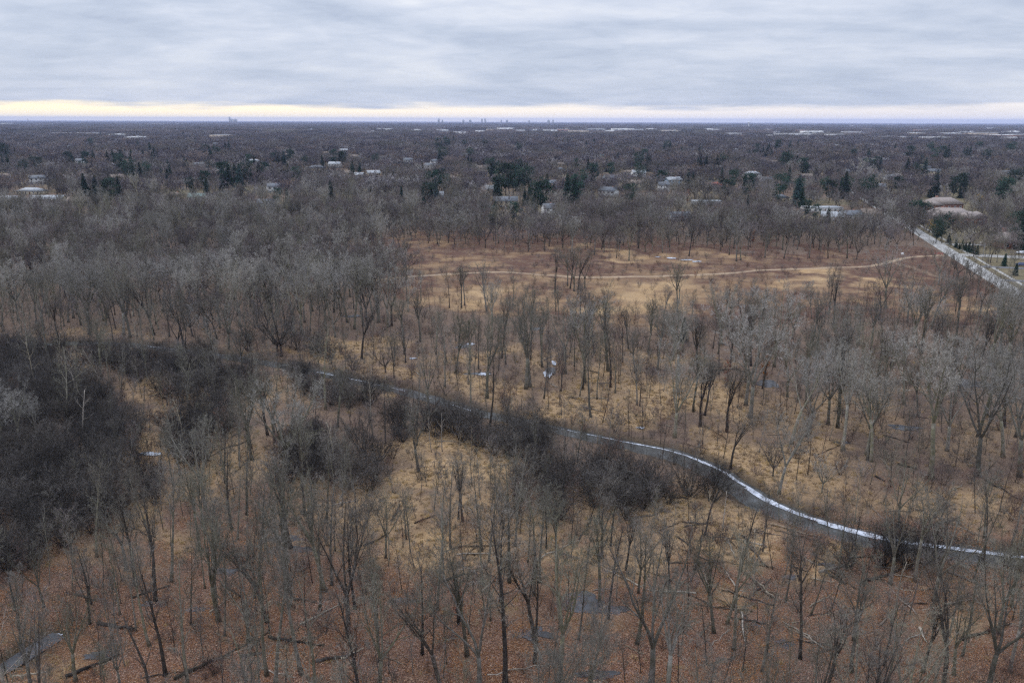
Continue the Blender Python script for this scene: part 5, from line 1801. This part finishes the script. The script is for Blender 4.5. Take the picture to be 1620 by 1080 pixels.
# ------------------------------------------------------------------ houses
WALL = {'tan': plain('tan_wall', (0.36, 0.30, 0.21)), 'white': plain('white_siding', (0.56, 0.56, 0.55)), 'cream': plain('cream_wall', (0.52, 0.46, 0.34)), 'pale': plain('grey_wall', (0.42, 0.42, 0.41)), 'green': plain('green_siding', (0.25, 0.31, 0.27)),
        'blue': plain('blue_siding', (0.28, 0.35, 0.42)), 'brick': plain('brick_wall', (0.24, 0.115, 0.08), nz=.2), 'pink': plain('pink_wall', (0.62, 0.38, 0.30))}
ROOF = {'slate': plain('slate_roof', (0.13, 0.14, 0.155), nz=.2), 'brown': plain('brown_roof', (0.19, 0.15, 0.12), nz=.2), 'pale': plain('pale_roof', (0.36, 0.375, 0.39), nz=.15), 'green': plain('green_roof', (0.17, 0.23, 0.21), nz=.15),
        'red': plain('red_roof', (0.33, 0.10, 0.07), nz=.15), 'pink': plain('pink_roof', (0.55, 0.36, 0.32), nz=.12), 'tile': plain('taupe_roof', (0.27, 0.225, 0.20), nz=.22)}
m_glass, n, b = mat('window_glass', 0.15, 0.6)
b.inputs['Base Color'].default_value = (0.05, 0.06, 0.075, 1)
m_trim = plain('white_trim', (0.72, 0.72, 0.70))
m_door = plain('brown_door', (0.12, 0.06, 0.04))


def gable(mb, cx, cy_, w, d, z, rise, ov=.5, th=.22):
    x0, x1 = cx - w / 2 - ov, cx + w / 2 + ov
    y0, y1 = cy_ - d / 2 - ov, cy_ + d / 2 + ov
    zl = z - ov * rise / (d / 2)
    P = [(x0, y0, zl), (x1, y0, zl), (x1, cy_, z + rise), (x0, cy_, z + rise), (x0, y1, zl), (x1, y1, zl)]
    Q = [(a, b_, c + th) for a, b_, c in P]
    mb.poly(P + Q, [(0, 3, 2, 1), (3, 4, 5, 2), (6, 7, 8, 9), (9, 8, 11, 10), (0, 1, 7, 6), (4, 10, 11, 5), (0, 6, 9, 3), (3, 9, 10, 4), (1, 2, 8, 7), (2, 5, 11, 8)])


def hip(mb, cx, cy_, w, d, z, rise, ov=.6, th=.22):
    x0, x1 = cx - w / 2 - ov, cx + w / 2 + ov
    y0, y1 = cy_ - d / 2 - ov, cy_ + d / 2 + ov
    if w >= d:
        r0, r1 = (x0 + d / 2 + ov, cy_, z + rise), (x1 - d / 2 - ov, cy_, z + rise)
        if r0[0] > r1[0]:
            r0 = r1 = (cx, cy_, z + rise)
        P = [(x0, y0, z), (x1, y0, z), (x1, y1, z), (x0, y1, z), r0, r1]
        F_ = [(0, 1, 5, 4), (1, 2, 5), (2, 3, 4, 5), (3, 0, 4), (0, 3, 2, 1)]
    else:
        r0, r1 = (cx, y0 + w / 2 + ov, z + rise), (cx, y1 - w / 2 - ov, z + rise)
        P = [(x0, y0, z), (x1, y0, z), (x1, y1, z), (x0, y1, z), r0, r1]
        F_ = [(0, 1, 4), (1, 2, 5, 4), (2, 3, 5), (3, 0, 4, 5), (0, 3, 2, 1)]
    mb.poly(P, F_)
    mb.box((cx, cy_, z - .12), (x1 - x0 - .02, y1 - y0 - .02, .22))


def house(px, py, w, d, st, turn, wc, rc, style, big=None):
    eave = 2.9 * st
    rise = 2.6 if style != 'flat' else 0
    p = at(px, py, eave + rise)
    e = empty('house', (p.x, p.y, 0), R(turn))
    wl = MB()
    wl.box((0, 0, eave / 2 - .2), (w, d, eave + .4))
    if style == 'gable':
        wl.poly([(-w / 2, -d / 2, eave), (-w / 2, d / 2, eave), (-w / 2, 0, eave + rise), (-w / 2 + .2, -d / 2, eave), (-w / 2 + .2, d / 2, eave), (-w / 2 + .2, 0, eave + rise)], [(0, 2, 1), (3, 4, 5)])
        wl.poly([(w / 2, -d / 2, eave), (w / 2, d / 2, eave), (w / 2, 0, eave + rise), (w / 2 - .2, -d / 2, eave), (w / 2 - .2, d / 2, eave), (w / 2 - .2, 0, eave + rise)], [(0, 1, 2), (3, 5, 4)])
    wl.build('wall', WALL[wc], e)
    rf = MB()
    if style == 'gable':
        gable(rf, 0, 0, w, d, eave, rise)
    elif style == 'hip':
        hip(rf, 0, 0, w, d, eave + .14, rise)
    else:
        rf.box((0, 0, eave + .3), (w + .8, d + .8, .3))
    ro = rf.build('roof', ROOF[rc], e)
    if style != 'flat':
        MB().box((w * .22, d * .12, eave + rise * .8), (.9, .7, 2.4)).build('chimney', WALL['brick'], ro)
    nw = max(2, int(w / 3.4))
    for f in range(st):
        for j in range(nw):
            x = (j + .5) / nw * w - w / 2
            if f == 0 and j == nw // 2:
                MB().box((x, -d / 2 - .03, 1.05), (1.0, .1, 2.1)).build('door', m_door, e)
                continue
            wi = MB().box((x, -d / 2 - .04, 1.7 + 2.9 * f), (1.5, .1, 1.5)).build('window', m_trim, e)
            MB().box((x, -d / 2 - .1, 1.7 + 2.9 * f), (1.2, .04, 1.25)).build('pane', m_glass, wi)
    tag(e, None, 'house', 'houses among the bare trees')
    wcn = {'pale': 'grey', 'pink': 'pink-walled', 'brick': 'red brick'}.get(wc, wc)
    rcn = {'slate': 'dark grey', 'pale': 'pale'}.get(rc, rc)
    kind_ = {'gable': 'gabled', 'hip': 'hipped', 'flat': 'flat'}[style]
    want_label(e, f"{'tall' if st == 2 else 'low'} {wcn} house, {rcn} {kind_} roof,", px, py, p.x, p.y, where='amid trees')
    return e


for h_ in HOUSES:
    house(*h_)

# the large brick houses with hipped taupe roofs beside the road
def mansion(p, turn, wings, wall, label, eave=4.2):
    e = empty('mansion', (p.x, p.y, 0), R(turn))
    wl, rf = MB(), MB()
    for i, (cx, cy_, w, d, ev, rise) in enumerate(wings):
        wl.box((cx, cy_, ev / 2 - .2), (w, d, ev + .4))
        hip(rf, cx, cy_, w, d, ev + .2 + .013 * i, rise, ov=.8)
        nw = max(1, int(w / 4))
        for j in range(nw):
            x = cx + (j + .5) / nw * w - w / 2
            wi = MB().box((x, cy_ - d / 2 - .04, 1.9), (1.7, .1, 2.0)).build('window', m_trim, e)
            MB().box((x, cy_ - d / 2 - .1, 1.9), (1.4, .04, 1.7)).build('pane', m_glass, wi)
    wl.build('wall', WALL[wall], e)
    ro = rf.build('roof', ROOF['tile'], e)
    MB().box((wings[0][0] - 3, wings[0][1] + 2, wings[0][4] + 3.2), (1.6, 1.2, 4.5)).build('chimney', WALL['brick'], ro)
    tag(e, label, 'house')


mansion(BIG, -3, [(0, 2, 30, 15, 4.4, 4.8), (9, -6, 13, 11, 4.2, 3.6), (-12, -3, 12, 9, 3.8, 3.0), (17, 1, 9, 11, 4.0, 3.2)], 'brick', 'sprawling brick house with hipped taupe roofs just beside the road')
mansion(BIG2, 6, [(0, 0, 26, 13, 4.2, 4.4), (-10, -5, 10, 9, 3.8, 3.0), (10, 4, 12, 9, 4.2, 3.2)], 'brick', 'second hipped brick house, standing behind the sprawling one beside the road')
mansion(at(1600, 372, 5.5), 12, [(0, 0, 20, 11, 3.8, 3.4), (-8, -5, 8, 8, 3.4, 2.6)], 'brick', 'dark brick house half hidden by bare trees beside the side street')

# ------------------------------------------------------------------ commercial strip and towers far off
FB = {'white': plain('white_panel', (0.78, 0.78, 0.77), scale=.05), 'grey': plain('grey_panel', (0.42, 0.42, 0.43), scale=.05), 'tan': plain('tan_panel', (0.45, 0.37, 0.29), scale=.05), 'brick': plain('brick_panel', (0.30, 0.17, 0.13), scale=.05), 'dark': plain('dark_panel', (0.10, 0.11, 0.13), scale=.05)}

rnd = random.Random(31)
for px, py, wpx, c in WARE:
    hgt = rnd.uniform(11, 16) + (6 if py < 200 else 0)
    p = at(px, max(py, 195.5) - .5, hgt)
    w = wpx / FPX * p.y
    d = rnd.uniform(40, 90)
    e = empty('warehouse', (p.x, p.y, 0), R(rnd.uniform(-6, 6)))
    MB().box((0, 0, hgt / 2), (w, d, hgt)).build('wall', FB[c], e)
    rf = MB().box((0, 0, hgt + .25), (w + 1, d + 1, .5))
    rf.box((w * .2, 0, hgt + 1.3), (w * .08 + 3, 8, 1.6))
    rf.build('roof', FB['white' if rnd.random() < .45 else 'grey'], e)
    for j in range(3):
        MB().box(((j - 1) * w * .28, -d / 2 - .15, hgt * .35), (w * .12, .3, hgt * .45)).build('door', FB['dark'], e)
    tag(e, None, 'warehouse', 'flat-roofed commercial buildings far off')
    cn = {'brick': 'brick-red'}.get(c, c)
    want_label(e, f"{'wide' if w > 150 else 'narrow'} {cn} flat-roofed warehouse", px, py, p.x, p.y, where='on the distant plain')

TOW = [(363, 185.5, 2.6, 'lone slim tower beside the domed block on the horizon'), (366, 188.5, 5, 'stepped lower shoulder of the horizon tower cluster'), (372, 188.5, 6, 'long low domed block beside the slim horizon tower'), (694, 188, 3.8, 'single square office tower on the horizon between two low blocks'),
       (762.5, 188, 3, 'first of the twin office towers on the horizon'), (767.5, 188, 3, 'second of the twin office towers, nearer the road side'), (733, 189.8, 4, 'low rounded horizon block between square tower and twin towers'), (744, 189.8, 4.5, 'low wide horizon block next to the twin towers'), (793, 190, 2.5, 'small horizon block just past the twin towers'),
       (802, 190, 4, 'wider low horizon block past the twin towers'), (868, 190, 5, 'long low horizon block far past the twin towers'), (875, 189.8, 2.4, 'small square horizon block beside the long low one'), (44, 188, 1.2, 'thin chimney-like tower on the yellow horizon'), (837, 190.4, 3, 'faint little horizon block before the long low one'), (700, 189.8, 3, 'low annex next to the single square office tower')]
for px, py, wpx, lb in TOW:
    Y = 12500.0
    d = _F + _Rv * ((px - 810.0) / FPX) - _Uv * ((py - 540.0) / FPX)
    t = Y / d.y
    H = CAM_H + d.z * t
    e = empty('office_tower', (d.x * t, Y, 0))
    w = wpx / FPX * Y * .8
    mb = MB().box((0, 0, H / 2), (w, w * .7, H))
    mb.build('facade', FB['grey'], e)
    MB().box((0, 0, H + 2), (w * .5, w * .3, 4)).build('roof', FB['grey'], e)
    for j in range(6):
        if H > 60:
            MB().box((0, -w * .35 - .3, H * (.15 + .14 * j)), (w * .9, .6, 3)).build('window', FB['dark'], e)
    tag(e, lb, 'tower', 'towers on the horizon')
# water tower
g = at(1184, 203)
e = empty('water_tower', (g.x, g.y, 0))
Hh = CAM_H - (g.y * (192.5 - 192) / FPX)
MB().tube([(0, 0, 0), (0, 0, Hh - 8)], [5, 3], 10).build('column', FB['white'], e)
MB().tube([(0, 0, Hh - 16), (0, 0, Hh - 9), (0, 0, Hh - 3), (0, 0, Hh)], [3.2, 12, 12, 4], 14).build('tank', FB['white'], e, True)
tag(e, 'white water tower standing above the distant trees', 'water tower')

# ------------------------------------------------------------------ things along the path and the road
m_red = plain('red_paint', (0.55, 0.06, 0.05), 0.5)
m_wht = plain('white_paint', (0.8, 0.8, 0.8), 0.5)
m_steel = plain('steel', (0.3, 0.3, 0.31), 0.4)
m_blk = plain('rubber', (0.02, 0.02, 0.02), 0.8)
g = at(1485, 403.5)
e = empty('gate', (g.x, g.y, hz(g.x, g.y)), R(-12))
for s in (-1.75, 1.75):
    MB().tube([(s, 0, -.2), (s, 0, 1.25)], [.08, .08], 8).build('post', m_red, e)
for z in (1.05, .55):
    MB().tube([(-1.72, 0, z), (1.72, 0, z)], [.06, .06], 6).build('rail', m_red, e)
tag(e, 'low red barrier gate where the dirt path meets the road', 'gate')
g = at(1427, 406)
e = empty('trail_sign', (g.x, g.y, hz(g.x, g.y)))
for s in (-.5, .5):
    MB().box((s, 0, .9), (.1, .1, 2.0)).build('post', m_steel, e)
MB().box((0, -.08, 1.6), (1.3, .06, 1.0)).build('board', m_wht, e)
tag(e, 'small white notice board beside the dirt path', 'sign')
g = at(1480, 375)
e = empty('mailbox', (g.x, g.y, 0))
MB().box((0, 0, .5), (.12, .12, 1.2)).build('post', m_steel, e)
MB().box((0, 0, 1.25), (.5, .6, .5)).build('box', m_wht, e)
tag(e, 'white mailbox on a post at the far kerb of the road', 'mailbox')
g = at(1402, 423)
e = empty('trail_marker', (g.x, g.y, hz(g.x, g.y)))
MB().box((0, 0, .7), (.14, .14, 1.8)).build('post', m_steel, e)
MB().box((0, -.09, 1.4), (.35, .05, .4)).build('board', m_wht, e)
tag(e, 'slim grey marker post at the bend of the dirt path', 'marker post')


def car(px, py, turn, paint, label, L=4.7, Wd=1.85, Hc=1.5):
    g = at(px, py)
    e = empty('parked_car', (g.x, g.y, .15), R(turn))
    prof = [(-L / 2, .35), (-L / 2, .85), (-L * .46, .98), (-L * .30, 1.02), (-L * .18, Hc), (L * .18, Hc), (L * .34, .98), (L * .5, .88), (L / 2, .35)]
    nn = len(prof)
    b_ = MB()
    V = [(x, -Wd / 2 * (.84 if z > 1.2 else 1), z) for x, z in prof] + [(x, Wd / 2 * (.84 if z > 1.2 else 1), z) for x, z in prof]
    b_.poly(V, [tuple(range(nn)), tuple(range(2 * nn - 1, nn - 1, -1))] + [(i, nn + i, nn + (i + 1) % nn, (i + 1) % nn) for i in range(nn)])
    b_.build('body', paint, e)
    for s in (-1, 1):
        MB().poly([(-L * .27, s * (Wd / 2 * .95 + .03), 1.05), (L * .29, s * (Wd / 2 * .95 + .03), 1.05), (L * .16, s * (Wd / 2 * .86 + .01), Hc - .08), (-L * .17, s * (Wd / 2 * .86 + .01), Hc - .08)], [(0, 1, 2, 3)] if s < 0 else [(3, 2, 1, 0)]).build('side_window', m_glass, e)
        for x in (-L * .31, L * .31):
            wh = MB().tube([(x, s * (Wd / 2 - .18), .33), (x, s * (Wd / 2 + .03), .33)], [.33, .33], 14).build('wheel', m_blk, e)
            MB().tube([(x, s * (Wd / 2 + .02), .33), (x, s * (Wd / 2 + .045), .33)], [.19, .19], 10).build('rim', m_steel, wh)
        MB().box((L / 2 + .01, s * Wd * .36, .72), (.06, .32, .16)).build('headlight', m_wht, e)
    MB().poly([(L * .345, -Wd * .42, 1.0), (L * .345, Wd * .42, 1.0), (L * .19, Wd * .37, Hc - .03), (L * .19, -Wd * .37, Hc - .03)], [(0, 1, 2, 3)]).build('windscreen', m_glass, e)
    tag(e, label, 'car')


car(1616, 421, -20, plain('blue_paint', (0.03, 0.05, 0.13), .3, .6), 'dark blue car parked on the driveway by the street trees')
car(1616, 402, -15, plain('white_car_paint', (0.6, 0.62, 0.65), .3, .6), 'white car parked on the side street')
car(1598, 392, -15, plain('black_paint', (0.02, 0.02, 0.025), .3, .6), 'black car parked near the dark brick house')

g = at(1554, 412)
e = empty('street_lamp', (g.x, g.y, 0))
MB().tube([(0, 0, 0), (0, 0, 8.2)], [.12, .07], 8).build('pole', m_steel, e)
MB().tube([(0, 0, 8.1), (-.8, 0, 8.5), (-1.9, 0, 8.5)], [.05, .05, .05], 6).build('arm', m_steel, e)
MB().box((-2.1, 0, 8.45), (.7, .3, .16)).build('lamp_head', m_wht, e)
tag(e, 'thin steel street lamp at the corner of the side street', 'street lamp')

finish_labels()

# ------------------------------------------------------------------ haze: one closed box round everything, sky outside
hm = bpy.data.materials.new('haze')
hm.use_nodes = True
ht = hm.node_tree
ht.nodes.clear()
vo = ht.nodes.new('ShaderNodeVolumePrincipled')
vo.inputs['Color'].default_value = (0.56, 0.67, 1.0, 1)
vo.inputs['Density'].default_value = 4.2e-5
vo.inputs['Anisotropy'].default_value = 0.0
vo.inputs['Density Attribute'].default_value = ''
vo.inputs['Temperature Attribute'].default_value = ''
hm.cycles.homogeneous_volume = True
oo = ht.nodes.new('ShaderNodeOutputMaterial')
ht.links.new(vo.outputs[0], oo.inputs['Volume'])
hzb = MB().box((0, 19000, 81), (66000, 48000, 166)).build('haze', hm)
tag(hzb, kind='stuff')
